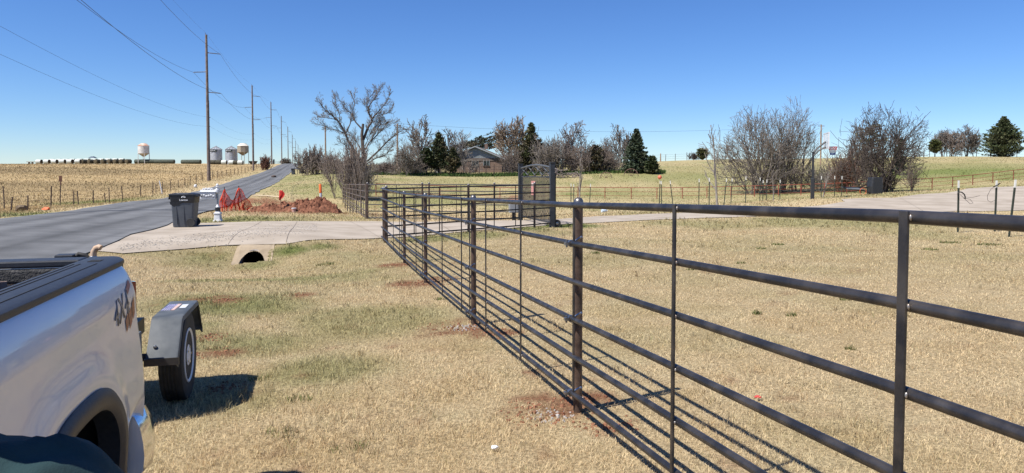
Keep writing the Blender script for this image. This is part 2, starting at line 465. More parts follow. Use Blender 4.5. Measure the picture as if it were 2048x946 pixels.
# culvert: sloped concrete apron with a corrugated steel pipe
M_apron = mat('apron_concrete', (.25, .19, .12), (.35, .275, .185), scale=2.5, rough=.95, bump=.35, bscale=25)
av = np.linspace(-.44, .44, 63); au = np.linspace(-.06, 1.42, 60)
AV, AU = np.meshgrid(av, au)
ax, ay = UV(CV + AV.ravel(), CU + AU.ravel())
top_z = gz(*UV(CV, CU + 1.42)) + .012
bot_z = gz(*UV(CV, CU - .06)) - .03
s_ = np.clip((AU.ravel() + .06) / 1.48, 0, 1)
az = bot_z + (top_z - bot_z) * np.clip(s_ * 1.25, 0, 1) ** .9
edge = sstep(.32, .44, np.abs(AV.ravel()))
az = az * (1 - edge) + (gza(ax, ay) + .01) * edge + (fbm(ax * 6, ay * 6, 71) - .5) * .03
PZ = bot_z - .05
PRAD = .30
ai = (np.arange(59)[:, None] * 63 + np.arange(62)[None, :]).ravel()
af = np.stack([ai, ai + 1, ai + 64, ai + 63], 1)
inside = np.hypot(AV.ravel(), az - PZ) < PRAD - .01
af = af[~inside[af].any(1)]
beyond = (np.abs(AV.ravel()) > .54)
af = af[~beyond[af].all(1)]
kind(npmesh('culvert_apron', np.column_stack([ax, ay, az]), af, M_apron, smooth=180), 'structure')
M_pipe = mat('galvanised_rusty', (.16, .14, .125), (.30, .27, .24), scale=6, rough=.6, metal=.5, bump=.2)
cpipe = thing('culvert_pipe', 'corrugated steel culvert pipe opening out of the concrete apron under the driveway', 'pipe', (*UV(CV, CU), PZ), math.atan2(RD[1], RD[0]) - R(90))
mb = MB(); prof = []
rings = []
for k in range(90):
    y = -.05 + k * .045
    r_ = PRAD + .013 * math.sin(k * math.pi / 1.5)
    ring = []
    for j in range(32):
        a = 2 * math.pi * j / 32
        yy = y + (.42 * math.sin(a) + .38) * max(0, 1 - k / 24)
        ring.append((r_ * math.cos(a), yy, r_ * math.sin(a)))
    rings.append(ring)
mb.loft(rings, cap=False)
mb.add([(PRAD * 1.05 * math.cos(2 * math.pi * j / 32), 3.9, PRAD * 1.05 * math.sin(2 * math.pi * j / 32)) for j in range(32)], [tuple(range(32))])
po = mb.build('pipe_wall', M_pipe, cpipe, smooth=60)
sm_ = po.modifiers.new('solid', 'SOLIDIFY'); sm_.thickness = .012
silt = MB(); silt.add([(-.26, -.2, -.15), (.26, -.2, -.15), (.26, 3.8, -.14), (-.26, 3.8, -.14)], [(0, 1, 2, 3)])
silt.build('silt', mat('silt', (.12, .07, .045), rough=1), cpipe)

# ------------------------------------------------------------------ grass
M_grass = mat('grass_blade', (1, 1, 1), rough=.75, attr='Col', spec=.15, trans=.25)
def keep_lawn(x, y):
    v, u = VU(x, y)
    k = (v > -4.9) & ~in_poly(x, y, DRIVE)
    k &= ~((np.abs(v - CV) < .30 + .16 * vnoise(x * 5, y * 5, 7)) & (u > CU - .05) & (u < CU + 1.5))
    k &= RNG.random(len(x)) > dirt_amt(x, y) * .93
    return k
def blades(name, x, y, L, wdt, lean, colmul=1.0, tint=None, z=None):
    n = len(x)
    if z is None: z = gza(x, y)
    a = RNG.random(n) * 2 * np.pi; b = RNG.random(n) * 2 * np.pi
    st = lean * (.35 + .65 * RNG.random(n)); hgt = np.sqrt(np.maximum(0, 1 - st ** 2))
    dx, dy = np.cos(a) * st * L, np.sin(a) * st * L
    px, py = np.cos(b) * wdt / 2, np.sin(b) * wdt / 2
    base = np.stack([x, y, z - .006], 1)
    v0 = base + np.stack([px, py, np.zeros(n)], 1); v1 = base - np.stack([px, py, np.zeros(n)], 1)
    mid = base + np.stack([dx * .42, dy * .42, hgt * L * .62], 1)
    v2 = mid - .75 * np.stack([px, py, np.zeros(n)], 1); v3 = mid + .75 * np.stack([px, py, np.zeros(n)], 1)
    tip = base + np.stack([dx, dy, hgt * L * .92], 1)
    verts = np.stack([v0, v1, v2, v3, tip], 1).reshape(-1, 3)
    i = np.arange(n) * 5
    tris = np.concatenate([np.stack([i, i + 1, i + 2], 1), np.stack([i, i + 2, i + 3], 1), np.stack([i + 3, i + 2, i + 4], 1)])
    c = ground_col(x, y) * colmul
    d = dirt_amt(x, y)[:, None]
    c = c * (1 - d) + STRAW[None] * d
    rnd = RNG.random(n)[:, None]
    c = c * (.70 + .64 * rnd)
    gr = (RNG.random(n) < .05)[:, None]
    c = np.where(gr, c * .45 + GREEN[None] * .6, c)
    br = (RNG.random(n) < .10)[:, None]
    c = np.where(br, c * np.array([.62, .52, .45])[None], c)
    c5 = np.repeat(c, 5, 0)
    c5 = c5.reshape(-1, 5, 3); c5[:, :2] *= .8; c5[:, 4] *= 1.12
    return kind(npmesh(name, verts, tris, M_grass, col=c5.reshape(-1, 3)), 'stuff')
N = 540000
Y = np.exp(RNG.uniform(math.log(2.6), math.log(34), N)); X = RNG.uniform(-.86, .86, N) * Y + RNG.normal(0, .3, N)
k = keep_lawn(X, Y); X, Y = X[k], Y[k]
cl = fbm(X * 2.2, Y * 2.2, 81); cl2 = fbm(X * 9, Y * 9, 83)
vL, _u = VU(X, Y)
L = (.019 + .036 * cl * (.25 + 1.4 * cl2) + .012 * RNG.random(len(X))) * np.maximum(1, .7 + Y * .035) * np.where(vL > 1.9, .78, 1.0)
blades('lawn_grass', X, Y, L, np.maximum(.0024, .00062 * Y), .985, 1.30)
# coarser tufts standing proud of the lawn
N = 26000
Y = np.exp(RNG.uniform(math.log(3), math.log(40), N)); X = RNG.uniform(-.86, .86, N) * Y
cl = fbm(X * 1.4, Y * 1.4, 91)
vv_, uu_ = VU(X, Y)
pr = sstep(.5, .8, cl) * .35
for bx, by, r, a in GB: pr = np.maximum(pr, a * sstep(1.0, .4, np.hypot(X - bx, Y - by) / r))
k = keep_lawn(X, Y) & (RNG.random(N) < pr); X, Y = X[k], Y[k]
m_ = 7
cx = np.repeat(X, m_) + RNG.normal(0, .022, len(X) * m_); cy = np.repeat(Y, m_) + RNG.normal(0, .022, len(X) * m_)
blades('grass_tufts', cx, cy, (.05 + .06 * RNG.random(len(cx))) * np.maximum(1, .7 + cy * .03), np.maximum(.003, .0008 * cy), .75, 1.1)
# rank dry grass along the far verge and in the field
N = 75000
Y = np.exp(RNG.uniform(math.log(22), math.log(210), N)); X = RNG.uniform(-.86, -.2, N) * Y
v_, u_ = VU(X, Y)
k = (v_ < -11.7); X, Y, v_ = X[k], Y[k], v_[k]
hh = np.where(v_ < -13.6, .10 + .18 * fbm(X * .4, Y * .4, 95), .10 + .05 * RNG.random(len(X)))
blades('field_grass', X, Y, hh * (.7 + .6 * RNG.random(len(X))), np.maximum(.015, .0007 * Y), .8, 1.02)
# meadow beyond the drive
N = 60000
Y = np.exp(RNG.uniform(math.log(32), math.log(130), N)); X = RNG.uniform(-.4, .86, N) * Y
v_, u_ = VU(X, Y)
k = (v_ > -4.3) & ~in_poly(X, Y, DRIVE); X, Y = X[k], Y[k]
blades('meadow_grass', X, Y, (.05 + .09 * fbm(X * .5, Y * .5, 97)) * (.7 + .6 * RNG.random(len(X))), np.maximum(.03, .0010 * Y), .9, 1.05)
# darker weeds and dead leaf clumps dotted through the lawn
wx, wy = [], []
for px, py, r, n in [(1555, 490, .16, 90), (1522, 498, .10, 50), (1480, 527, .10, 40), (1192, 507, .12, 60), (1512, 628, .07, 60), (1582, 632, .06, 50), (1690, 600, .08, 40), (1900, 486, .25, 120), (1980, 490, .3, 150), (1860, 500, .2, 70), (560, 870, .12, 60), (700, 900, .12, 60), (520, 760, .1, 60), (1380, 540, .1, 40), (650, 530, .2, 90), (880, 600, .08, 40), (600, 800, .1, 50), (1700, 700, .05, 40)]:
    h = hit(px, py); q = r * np.sqrt(RNG.random(n)); a = RNG.random(n) * 6.283
    wx.append(h.x + q * np.cos(a)); wy.append(h.y + q * np.sin(a) * .7)
wx, wy = np.concatenate(wx), np.concatenate(wy)
_gb_save = GB; GB = [(float(a), float(b), 1.0, .95) for a, b in zip(wx[::12], wy[::12])]
blades('lawn_weeds', wx, wy, .035 + .05 * RNG.random(len(wx)), np.maximum(.005, .001 * wy), .85, .75)
GB = _gb_save
# clods of turned red soil round the fence posts
def clods(name, cx, cy, rad, n, s0, s1, col):
    mb = MB()
    for _ in range(n):
        a = random.uniform(0, 6.283); q = rad * math.sqrt(random.random())
        x, y = cx + q * math.cos(a), cy + q * math.sin(a); s = random.uniform(s0, s1) * (1.2 - .6 * q / rad)
        p = [(math.cos(t + random.uniform(-.3, .3)) * s * random.uniform(.7, 1.2), math.sin(t) * s * random.uniform(.7, 1.2)) for t in (0, 1.26, 2.5, 3.77, 5.0)]
        z = gz(x, y)
        ring0 = [(x + i, y + j, z - .005) for i, j in p]; ring1 = [(x + i * .7 + random.uniform(-.2, .2) * s, y + j * .7, z + s * random.uniform(.3, .8)) for i, j in p]
        mb.loft([ring0, ring1])
    return kind(mb.build(name, col), 'stuff')
M_red = mat('red_soil', (.17, .075, .042), (.30, .145, .085), scale=14, rough=1, bump=.6, bscale=50, spec=.1)
for bx, by, r in DB[:8] + DB[8:13]:
    clods('soil_clods', bx, by, r * 1.0, int(150 if r > .3 else 70), .006, .024, M_red)
M_spoil = mat('concrete_crumbs', (.30, .27, .24), (.42, .39, .36), scale=30, rough=1)
for px, py, r, n in [(1098, 832, .17, 70), (925, 655, .2, 70), (1160, 800, .1, 20)]:
    h = hit(px, py); clods('concrete_crumbs', h.x, h.y, r, n, .006, .018, M_spoil)
# loose pale gravel spilled across the drive entrance
mb = MB()
for _ in range(1100):
    t = random.random(); px = 235 + 400 * t ** .9; py = 500 - 46 * (t ** .7) + random.gauss(0, 5.5)
    if py > 503 or py < 448: continue
    h = hit(px, py)
    s = random.uniform(.007, .017)
    mb.hexa([(h.x + s * a * random.uniform(.6, 1.2), h.y + s * b * random.uniform(.6, 1.2), h.z + .024 + c * s * random.uniform(.2, .5)) for c in (0, 1) for a, b in ((-1, -1), (1, -1), (1, 1), (-1, 1))])
kind(mb.build('gravel', mat('pale_gravel', (.33, .30, .26), (.44, .41, .37), scale=3, rough=.95)), 'stuff')
# ------------------------------------------------------------------ pipe fences
M_rail = mat('oiled_steel', (.042, .041, .045), (.12, .105, .095), scale=9, rough=.40, metal=.65, bump=.06, bscale=120, lo=.42, hi=.72)
M_post = mat('rusty_pipe', (.05, .032, .025), (.13, .085, .062), scale=11, rough=.5, metal=.35, bump=.12, bscale=90)
M_cap = mat('cap_steel', (.16, .15, .145), (.26, .24, .22), scale=12, rough=.38, metal=.8)
M_zinc = mat('zinc_clamp', (.35, .37, .40), (.20, .20, .21), scale=30, rough=.35, metal=.9)
M_weld = mat('weld_bead', (.45, .44, .42), (.22, .16, .12), scale=60, rough=.4, metal=.7)
M_dark = mat('dark_steel', (.022, .022, .024), (.05, .045, .042), scale=9, rough=.5, metal=.4)

def interp(tab, y):
    return float(np.interp(y, [a for a, b in tab], [b for a, b in tab]))
fence = thing('pipe_fence', 'long unpainted six rail steel pipe fence crossing the near lawn with round capped posts', 'fence', (0, 0, 0))
def fpos(Y, dv=0):
    u = (Y - .2672 * FENCE_V) / .9636
    return UV(FENCE_V + dv, u)
RH = [0, .262, .524, .784, 1.044, 1.302]            # drop of each rail below the top one
stY = [-3.5, -1.4, .7, 2.17, 3.57, 4.87, 6.29, 8.14, 9.6, 11.75, 13.1, 14.6, 16.8, 19.15]
for i, h in enumerate(RH):
    pts = []
    for Y in stY:
        x, y = fpos(Y, -.058); pts.append((x, y, interp(RAILTOP, Y) - h))
    MB().tube(pts, .0205 if i == 0 else .0192, 12).build('rail', M_rail, fence, smooth=40)
for Y in (-3.5, .72, 4.87, 8.14, 11.75, 14.6, 18.8, 19.15):
    x, y = fpos(Y); zt = interp(RAILTOP, Y)
    p = MB().tube([(x, y, gz(x, y) - .15), (x, y, zt + .012)], .031, 16).build('post', M_post, fence, smooth=40)
    MB().lathe([(.034, 0), (.0345, .010), (.031, .022), (.023, .034), (.010, .040)], 16, (x, y, zt + .012)).build('post_cap', M_cap, p, smooth=40)
    # flat end bar of the welded panel beside the post, with its clamps
    if Y < 18.5:
        u = VU(x, y)[1] - .075; bx, by = UV(FENCE_V - .062, u)
        ang = math.atan2(RD[1], RD[0])
        MB().box((bx, by, zt - .66), (.022, .010, 1.36), rz=ang).build('end_bar', M_rail, fence)
        for k in (1, 3, 5):
            cx, cy = UV(FENCE_V - .058, u + .055); z = zt - RH[k] - .002
            mb = MB(); d = Vector((RD[0], RD[1], 0)); c = Vector((cx, cy, z))
            mb.tube([c - d * .014, c + d * .014], .026, 14)
            e = c + Vector((RN[0], RN[1], 0)) * -.035
            mb.box(e, (.035, .03, .02), rz=ang); mb.tube([e + Vector((0, 0, -.025)), e + Vector((0, 0, .025))], .007, 8)
            mb.tube([c, c + Vector((RN[0], RN[1], 0)) * .055 - d * .055 + Vector((0, 0, .05))], .009, 6)
            mb.build('clamp', M_zinc, fence, smooth=40)
for Y, w in ((-.7, .03), (2.085, .032), (3.41, .025), (5.965, .02), (7.2, .02), (8.41, .02), (9.71, .02), (12.27, .022), (14.7, .022), (15.9, .022)):
    x, y = fpos(Y, -.058); zt = interp(RAILTOP, Y)
    x, y = fpos(Y, -.086)
    s = MB().box((x, y, zt - .66), (.012, w, 1.36), rz=math.atan2(RN[1], RN[0])).build('stay', M_rail, fence, bevel=.003)
    if Y < 8:
        u = VU(x, y)[1]
        for k in range(6):
            wx, wy = UV(FENCE_V - .08, u - w * .56)
            MB().sphere((wx, wy, zt - RH[k]), .0052, 8, 5, (1, .8, 1.9)).build('weld', M_weld, s, smooth=60)

def wing(name, label, a, b, za, zb, rails, fr, stays, m=M_dark, rr=.021, pr=.036, capm=M_cap):
    """panel fence from a to b; za, zb: (top, bottom) rail heights at the ends"""
    t = thing(name, label, 'fence', (a[0], a[1], gz(*a)))
    o = Vector(t.location)
    A, B = Vector((*a, 0)), Vector((*b, 0))
    def at(f, s):    # s 0 top .. 1 bottom
        p = A.lerp(B, f); top = za[0] + (zb[0] - za[0]) * f; bot = za[1] + (zb[1] - za[1]) * f
        return Vector((p.x, p.y, top + (bot - top) * s)) - o
    for k in range(rails):
        MB().tube([at(f, k / (rails - 1)) for f in (0, .25, .5, .75, 1)], rr, 8).build('rail', m, t, smooth=40)
    for f in fr:
        p = at(f, 0); g = gz(p.x + o.x, p.y + o.y) - o.z
        q = MB().tube([(p.x, p.y, g - .1), (p.x, p.y, p.z + .04)], pr, 10).build('post', M_post if m is M_dark else m, t, smooth=40)
        if capm: MB().lathe([(pr * 1.1, 0), (pr, .03), (pr * .5, .05)], 10, (p.x, p.y, p.z + .04)).build('post_cap', capm, q, smooth=40)
    for f in stays:
        MB().tube([at(f, 0), at(f, 1)], .015, 6).build('stay', m, t, smooth=40)
    return t
cn = fpos(19.15, 0)
gB = P(1104, 400, 23.0); gA = P(1041, 400, 26.8)
def zat(py, Y): return P(1024, py, Y).z
b_ = Vector((gB.x - .02, gB.y + .0)); 
wing('pipe_fence', 'dark wing fence from the near corner post to the wheeled gate post', (cn[0] + .05, cn[1]), (b_.x - .05, b_.y), (zat(377.5, 19.15), zat(471.5, 19.15)), (zat(369, 23), zat(446.5, 23)), 6,
     (.006, .46, .89), (.15, .29, .62, .76))
fcn = P(735, 400, 28.3)
wing('pipe_fence', 'dark wing fence across the driveway, ending at the gate operator box', (fcn.x, fcn.y), (gA.x - .06, gA.y), (zat(369, 28.3), zat(435.5, 28.3)), (zat(369.5, 26.8), zat(437, 26.8)), 6, (0, .375, .42, .845), (.20, .60, .63))
fe = P(686, 400, 54.0)
e_top, e_bot = gz(fe.x, fe.y) + 1.42, gz(fe.x, fe.y) + .15
wing('pipe_fence', 'brown pipe fence beyond the driveway running along the road towards the big bare tree', (fcn.x - .1, fcn.y + .2), (fe.x, fe.y), (zat(369.5, 28.5), zat(435, 28.5)), (e_top, e_bot), 6, (0.004, .13, .27, .41, .55, .69, .84, .997), (.065, .2, .34, .48, .62, .77, .92), m=mat('brown_rail', (.10, .072, .055), (.17, .13, .10), scale=8, rough=.55, metal=.3), capm=None)

# driveway gate
M_gate = mat('gate_paint', (.018, .021, .026), (.035, .038, .045), scale=6, rough=.45)
M_trim = mat('gate_trim', (.085, .092, .095), (.14, .145, .14), scale=10, rough=.5, metal=.3)
for nm, p, w in (('gate_post', gB, .15), ('gate_post', gA, .15)):
    zt = zat(326, p.y) if p is gB else zat(329, p.y)
    g = gz(p.x, p.y)
    t = thing(nm, 'tall dark square gate post ' + ('nearest the fence, at the wheeled end of the gate' if p is gB else 'beside the grey operator box'), 'gate post', (p.x, p.y, g), R(15.5), 'square posts of the driveway gate')
    MB().box((0, 0, (zt - g) / 2 - .1), (w, w, zt - g + .2)).build('shaft', M_gate, t, bevel=.008)
    MB().box((0, 0, zt - g + .012), (w + .03, w + .03, .03)).build('cap', M_gate, t, bevel=.006)
d = Vector((gA.x - gB.x, gA.y - gB.y)); GL = d.length
gate = thing('driveway_gate', 'dark picket driveway gate with an arched top rail and a zigzag band of trim', 'gate', (gB.x + d.x / GL * .12, gB.y + d.y / GL * .12, gz(gB.x, gB.y) + .03), math.atan2(d.y, d.x))
GW = GL - .24
def arch(x): return 1.93 + .10 * math.sin(math.pi * x / GW)
MB().tube([(GW * k / 16, 0, arch(GW * k / 16)) for k in range(17)], .034, 8).build('arch_rail', M_trim, gate, smooth=40)
for z in (.12, 1.62): MB().box((GW / 2, 0, z), (GW, .04, .05)).build('cross_rail', M_gate, gate)
for x in (.02, GW - .02): MB().box((x, 0, 1.02), (.05, .05, 1.82)).build('stile', M_gate, gate)
for x in np.linspace(.15, GW - .15, 26): MB().box((float(x), 0, .87), (.022, .022, 1.46)).build('picket', M_gate, gate)
nz = 4
for k in range(nz):
    x0, x1 = .05 + (GW - .1) * k / nz, .05 + (GW - .1) * (k + 1) / nz
    mb = MB()
    mb.tube([(x0, -.012, 1.66), (x1, -.012, arch(x1) - .03)], .02, 6); mb.tube([(x0, .03, arch(x0) - .03), (x1, .03, 1.66)], .02, 6)
    mb.build('trim_cross', M_trim, gate)
sg = thing('gate_sign', 'small faded red sign wired to the pickets of the driveway gate', 'sign', gate.matrix_basis @ Vector((GW * .52, .03, 1.22)), gate.rotation_euler.z)
M_fade = mat('faded_red', (.42, .15, .13), (.52, .27, .24), scale=14, rough=.7)
MB().box((0, .015, .0), (.5, .008, .50)).build('sign_panel', M_fade, sg, bevel=.002)
MB().box((0, .022, .12), (.36, .006, .10)).build('sign_patch', mat('faded_white', (.55, .45, .42), rough=.7), sg)
wh = thing('caster_wheel', 'small black caster wheel at the foot of the driveway gate post', 'wheel', (gB.x + .17, gB.y + .05, gz(gB.x, gB.y) + .13), R(15.5))
M_rub = mat('black_rubber', (.018, .018, .018), (.035, .034, .033), scale=12, rough=.75)
MB().lathe([(.07, -.03), (.115, -.03), (.125, -.015), (.125, .015), (.115, .03), (.07, .03)], 20, axis='Y').build('tyre', M_rub, wh, smooth=40)
MB().lathe([(.02, -.035), (.07, -.025), (.07, .025), (.02, .035)], 16, axis='Y').build('hub', M_zinc, wh, smooth=40)
MB().box((-.07, -.0, .12), (.04, .09, .26)).box((-.07, 0, .9), (.045, .045, 1.5)).build('bracket', M_dark, wh)
ob = P(1027, 424, 26.4)
bx = thing('operator_box', 'grey gate operator cabinet standing on a stub in front of the far gate post', 'box', (ob.x, ob.y, gz(ob.x, ob.y)), R(10))
MB().box((0, 0, .50), (.34, .26, .40)).build('cabinet', mat('grey_cabinet', (.20, .21, .22), (.26, .27, .28), scale=5, rough=.45), bx, bevel=.012)
MB().box((.0, -.137, .5), (.28, .012, .33)).build('door', mat('grey_cabinet2', (.23, .24, .25), rough=.45), bx, bevel=.004)
MB().box((0, 0, .14), (.10, .10, .36)).build('stub', M_dark, bx)

# red pipe fence across the yard
redp = [(752, 383.0, 397, 60), (880, 381, 397, 62), (1000, 380, 397, 63), (1105, 379, 397.5, 64), (1156, 378, 397.5, 65)] + [(px, 0, 0, 65) for px in (1210, 1262.6, 1314, 1364.6, 1414, 1462, 1509, 1557, 1602, 1649, 1693.6, 1736)] + [(1780, 0, 0, 66), (1823, 0, 0, 67), (1864, 0, 0, 68), (1905, 0, 0, 69.5), (1945, 0, 0, 71), (1985, 0, 0, 72.5), (2026, 0, 0, 74), (2068, 0, 0, 75.5), (2110, 0, 0, 77)]
M_redp = mat('red_oxide_pipe', (.22, .05, .03), (.30, .085, .05), scale=5, rough=.7)
rf_ = thing('red_fence', 'rust red three rail pipe fence crossing the yard in front of the bare trees', 'fence')
rp = [(XP(px, Y), Y, gz(XP(px, Y), Y)) for px, _, _, Y in redp]
for h in (1.02, .64, .26): MB().tube([(x, y, z + h) for x, y, z in rp], .034 if h > 1 else .02, 6).build('rail', M_redp, rf_, smooth=40)
for x, y, z in rp: MB().tube([(x, y, z - .1), (x, y, z + 1.0)], .042, 6).build('post', M_redp, rf_, smooth=40)

# ------------------------------------------------------------------ pickup
TV, TU = -1.81, 2.62
tx, ty = UV(TV, TU)
truck = thing('pickup_truck', 'silver pickup truck parked on the lawn with an open bed and black bed rail caps', 'pickup', (tx, ty, gz(tx, ty)), R(15.5))
truck.scale = (1, 1, .96)
M_silver = mat('silver_paint', (.71, .70, .705), (.735, .73, .73), scale=3, rough=.35, metal=.10, coat=.7)
M_silver.node_tree.nodes['Principled BSDF'].inputs['Coat Roughness'].default_value = .03
M_cladding = mat('black_plastic', (.022, .025, .032), (.032, .036, .044), scale=60, rough=.5, bump=.08, bscale=300)
M_liner = mat('bed_liner', (.03, .03, .03), (.075, .072, .07), scale=40, rough=.85, bump=.5, bscale=120)
M_chrome = mat('chrome', (.80, .82, .85), rough=.13, metal=1)
M_void = mat('wheel_well', (.008, .008, .008), rough=.95)
M_glass = mat('dark_glass', (.01, .012, .014), rough=.04, spec=.8, coat=1)
PROF = [(1.297, 0.0), (1.285, .012), (1.262, .027), (1.23, .042), (1.19, .055), (1.165, .061), (1.15, .0635), (1.135, .063), (1.08, .064), (1.0, .070), (.9, .080), (.8, .089), (.7, .093), (.62, .092), (.55, .086), (.46, .078), (.36, .07), (.2, .05)]
PZs = [a for a, b in PROF][::-1]; PEs = [b for a, b in PROF][::-1]
def prof_e(z): return float(np.interp(z, PZs, PEs))
def spw(c): return math.copysign(abs(c) ** .667, c)
def side_panel(sx):
    path = [(.92, -.76 + .02 * k, 1, 0, 1.0) for k in range(int(1.79 / .02) + 1)]
    ye = path[-1][1]
    for k in range(1, 13):
        a = math.pi / 2 * k / 12
        path.append((.78 + .14 * math.cos(a), ye + .14 * math.sin(a), math.cos(a), math.sin(a), 1 - .55 * k / 12))
    path.append((.72, ye + .14, 0, 1, .4))
    zs = [1.297, 1.291, 1.285, 1.275, 1.262, 1.246, 1.23, 1.21, 1.19, 1.178, 1.165, 1.155, 1.145, 1.135, 1.12] + list(np.arange(1.10, .19, -.02))
    vs = []; n = len(zs)
    for x, y, nx_, ny_, s in path:
        for z in zs:
            e = prof_e(z) * s
            q = (abs(y - .11) ** 3 + max(0, z - .415) ** 3) ** (1 / 3)
            e += .018 * math.exp(-((q - .53) / .07) ** 2)
            if y > .72 and z < .66: e -= .05 * min(1, (y - .72) / .2) * min(1, (.66 - z) / .12) * (s == 1.0)
            vs.append(((x + nx_ * e) * sx, y + ny_ * e, z))
    fs = []
    for i in range(len(path) - 1):
        for k in range(n - 1):
            yc = (path[i][1] + path[i + 1][1]) / 2; zc = (zs[k] + zs[k + 1]) / 2
            if (abs(yc - .11) ** 3 + max(0, zc - .415) ** 3) ** (1 / 3) < .465: continue
            q = (i * n + k, i * n + k + 1, (i + 1) * n + k + 1, (i + 1) * n + k)
            fs.append(q if sx < 0 else q[::-1])
    return MB().add(vs, fs)
for sx in (1, -1):
    sp = side_panel(sx).build('bedside', M_silver, truck, smooth=70)
    mb = MB(); rings = []
    for k in range(41):
        a = math.pi * 1.12 * k / 40 - math.pi * .06
        ring = []
        for r_, o_ in ((.497, .0), (.499, .022), (.478, .036), (.44, .034), (.418, .02), (.418, -.06)):
            y, z = .11 + r_ * spw(math.cos(a)), .415 + r_ * spw(math.sin(a))
            ring.append((sx * (.92 + prof_e(max(.46, min(1.2, z))) + o_), y, z))
        rings.append(ring)
    mb.loft(rings).build('arch_flare', M_cladding, truck, smooth=50)
    mb = MB(); rings = []
    for k in range(31):
        a = math.pi * 1.1 * k / 30 - math.pi * .05
        rings.append([(sx * .94, .11 + .48 * spw(math.cos(a)), .415 + .48 * spw(math.sin(a))), (sx * .50, .11 + .48 * spw(math.cos(a)), .415 + .48 * spw(math.sin(a)))])
    for q0, q1 in zip(rings, rings[1:]): mb.add([*q0, *q1], [(0, 1, 3, 2)])
    mb.box((sx * .50, 0, .5), (.02, 1.0, .9))
    mb.build('wheel_well', M_void, truck)
    for wy in (.09, -3.35):
        w = MB().lathe([(.20, -.12), (.33, -.13), (.375, -.11), (.385, -.06), (.385, .06), (.375, .11), (.33, .13), (.20, .12)], 32, (sx * .80, wy, .385), 'X').build('wheel', M_rub, truck, smooth=40)
        mb = MB().lathe([(.03, -.02), (.20, -.03), (.235, .0), (.235, .02), (.20, .012), (.06, .0)], 24, (sx * .80 + sx * .09, wy, .385), 'X')
        for k in range(6):
            a = k * math.pi / 3
            mb.box((sx * .80 + sx * .105, wy + .11 * math.cos(a), .385 + .11 * math.sin(a)), (.03, .21, .05), rx=a)
        mb.build('rim', mat('alloy', (.35, .36, .37), rough=.3, metal=.9), w, smooth=40)
    # bed rail cap
    mb = MB(); rings = []
    sec = [(.0, .0), (.182, .0), (.188, .012), (.186, .026), (.174, .034), (.02, .034), (.0, .028)]
    pth = [(-.76, 0), (-.2, 0), (.4, 0), (.9, 0), (1.03, 0), (1.10, .008), (1.15, .03), (1.18, .065)]
    for y, ins in pth: rings.append([(sx * (.742 + max(0, o_ - (ins if o_ > .1 else 0))), y, 1.294 + z) for o_, z in sec])
    rc_ = mb.loft(rings).build('rail_cap', M_cladding, truck, smooth=35)
    for o_ in (.775, .80, .865): MB().box((sx * o_, .1, 1.3285), (.004, 1.55, .003)).build('groove', M_void, rc_)
    MB().box((sx * .83, .985, 1.3275), (.05, .07, .004)).build('stake_pocket', M_void, rc_)
    MB().box((sx * .745, .16, 1.05), (.02, 1.84, .50)).box((sx * .66, 0, .95), (.16, .80, .32)).build('inner_wall', M_liner, truck, bevel=.01)
    # tail lamp wrapping the corner
    for nm, z0, z1, a0, a1, m_ in (('tail_lamp', .93, 1.215, 22, 92, mat('lamp_red', (.30, .012, .012), (.22, .01, .01), scale=4, rough=.12, coat=1)), ('lamp_lens', .965, 1.185, 52, 80, mat('lamp_amber', (.42, .20, .11), (.50, .28, .18), scale=4, rough=.12, coat=1))):
        rings = []
        for k in range(13):
            a = R(a0 + (a1 - a0) * k / 12)
            r0, r1 = .15, .223 + (.008 if nm == 'lamp_lens' else 0)
            rings.append([(sx * (.775 + r_ * math.cos(a) * .93), 1.03 + r_ * math.sin(a) * .95, z) for r_, z in ((r0, z0), (r1, z0 + .012), (r1, z1 - .012), (r0, z1))])
        lp = MB().loft(rings).build(nm, m_, truck if nm == 'tail_lamp' else lp_, smooth=40)
        if nm == 'tail_lamp': lp_ = lp
MB().box((0, 1.135, .93), (1.50, .07, .70)).build('tailgate', M_silver, truck, bevel=.012)
MB().box((0, 1.12, 1.311), (1.49, .125, .034)).build('tailgate_cap', M_cladding, truck, bevel=.008)
mb = MB().box((0, 1.07, 1.255), (1.48, .03, .07)).box((0, 1.045, 1.18), (1.48, .06, .035)).box((0, 1.06, 1.05), (1.48, .03, .14)).box((0, 1.03, .95), (1.48, .06, .06))
mb.build('tailgate_liner', M_liner, truck, bevel=.012)
mb = MB().box((0, .16, .80), (1.48, 1.86, .04)).box((0, -.75, 1.05), (1.66, .05, .50))
for k in range(9): mb.box((-.6 + .15 * k, .16, .828), (.06, 1.8, .02))
mb.build('bed_floor', M_liner, truck)
# bumper
rings = []
bsec = [(0, .27), (.06, .262), (.085, .29), (.092, .36), (.088, .43), (.076, .50), (.05, .56), (0, .585)]
bp = [(-.985, .98, 0), (-1.005, 1.08, .0), (-.995, 1.16, .0), (-.93, 1.225, 0), (-.6, 1.25, 0), (0, 1.26, 0), (.6, 1.25, 0), (.93, 1.225, 0), (.995, 1.16, 0), (1.005, 1.08, 0), (.985, .98, 0)]
for i, (x, y, _) in enumerate(bp):
    a, b = bp[max(0, i - 1)], bp[min(len(bp) - 1, i + 1)]
    t = Vector((b[0] - a[0], b[1] - a[1])).normalized(); nrm = Vector((-t.y, t.x))
    rings.append([(x + nrm.x * (o_ - .06), y + nrm.y * (o_ - .06), z) for o_, z in bsec])
MB().loft(rings).build('rear_bumper', M_chrome, truck, smooth=40)
MB().box((0, 1.18, .33), (1.7, .1, .06)).box((.86, 1.24, .27), (.2, .14, .10)).build('bumper_step', M_cladding, truck, bevel=.01)
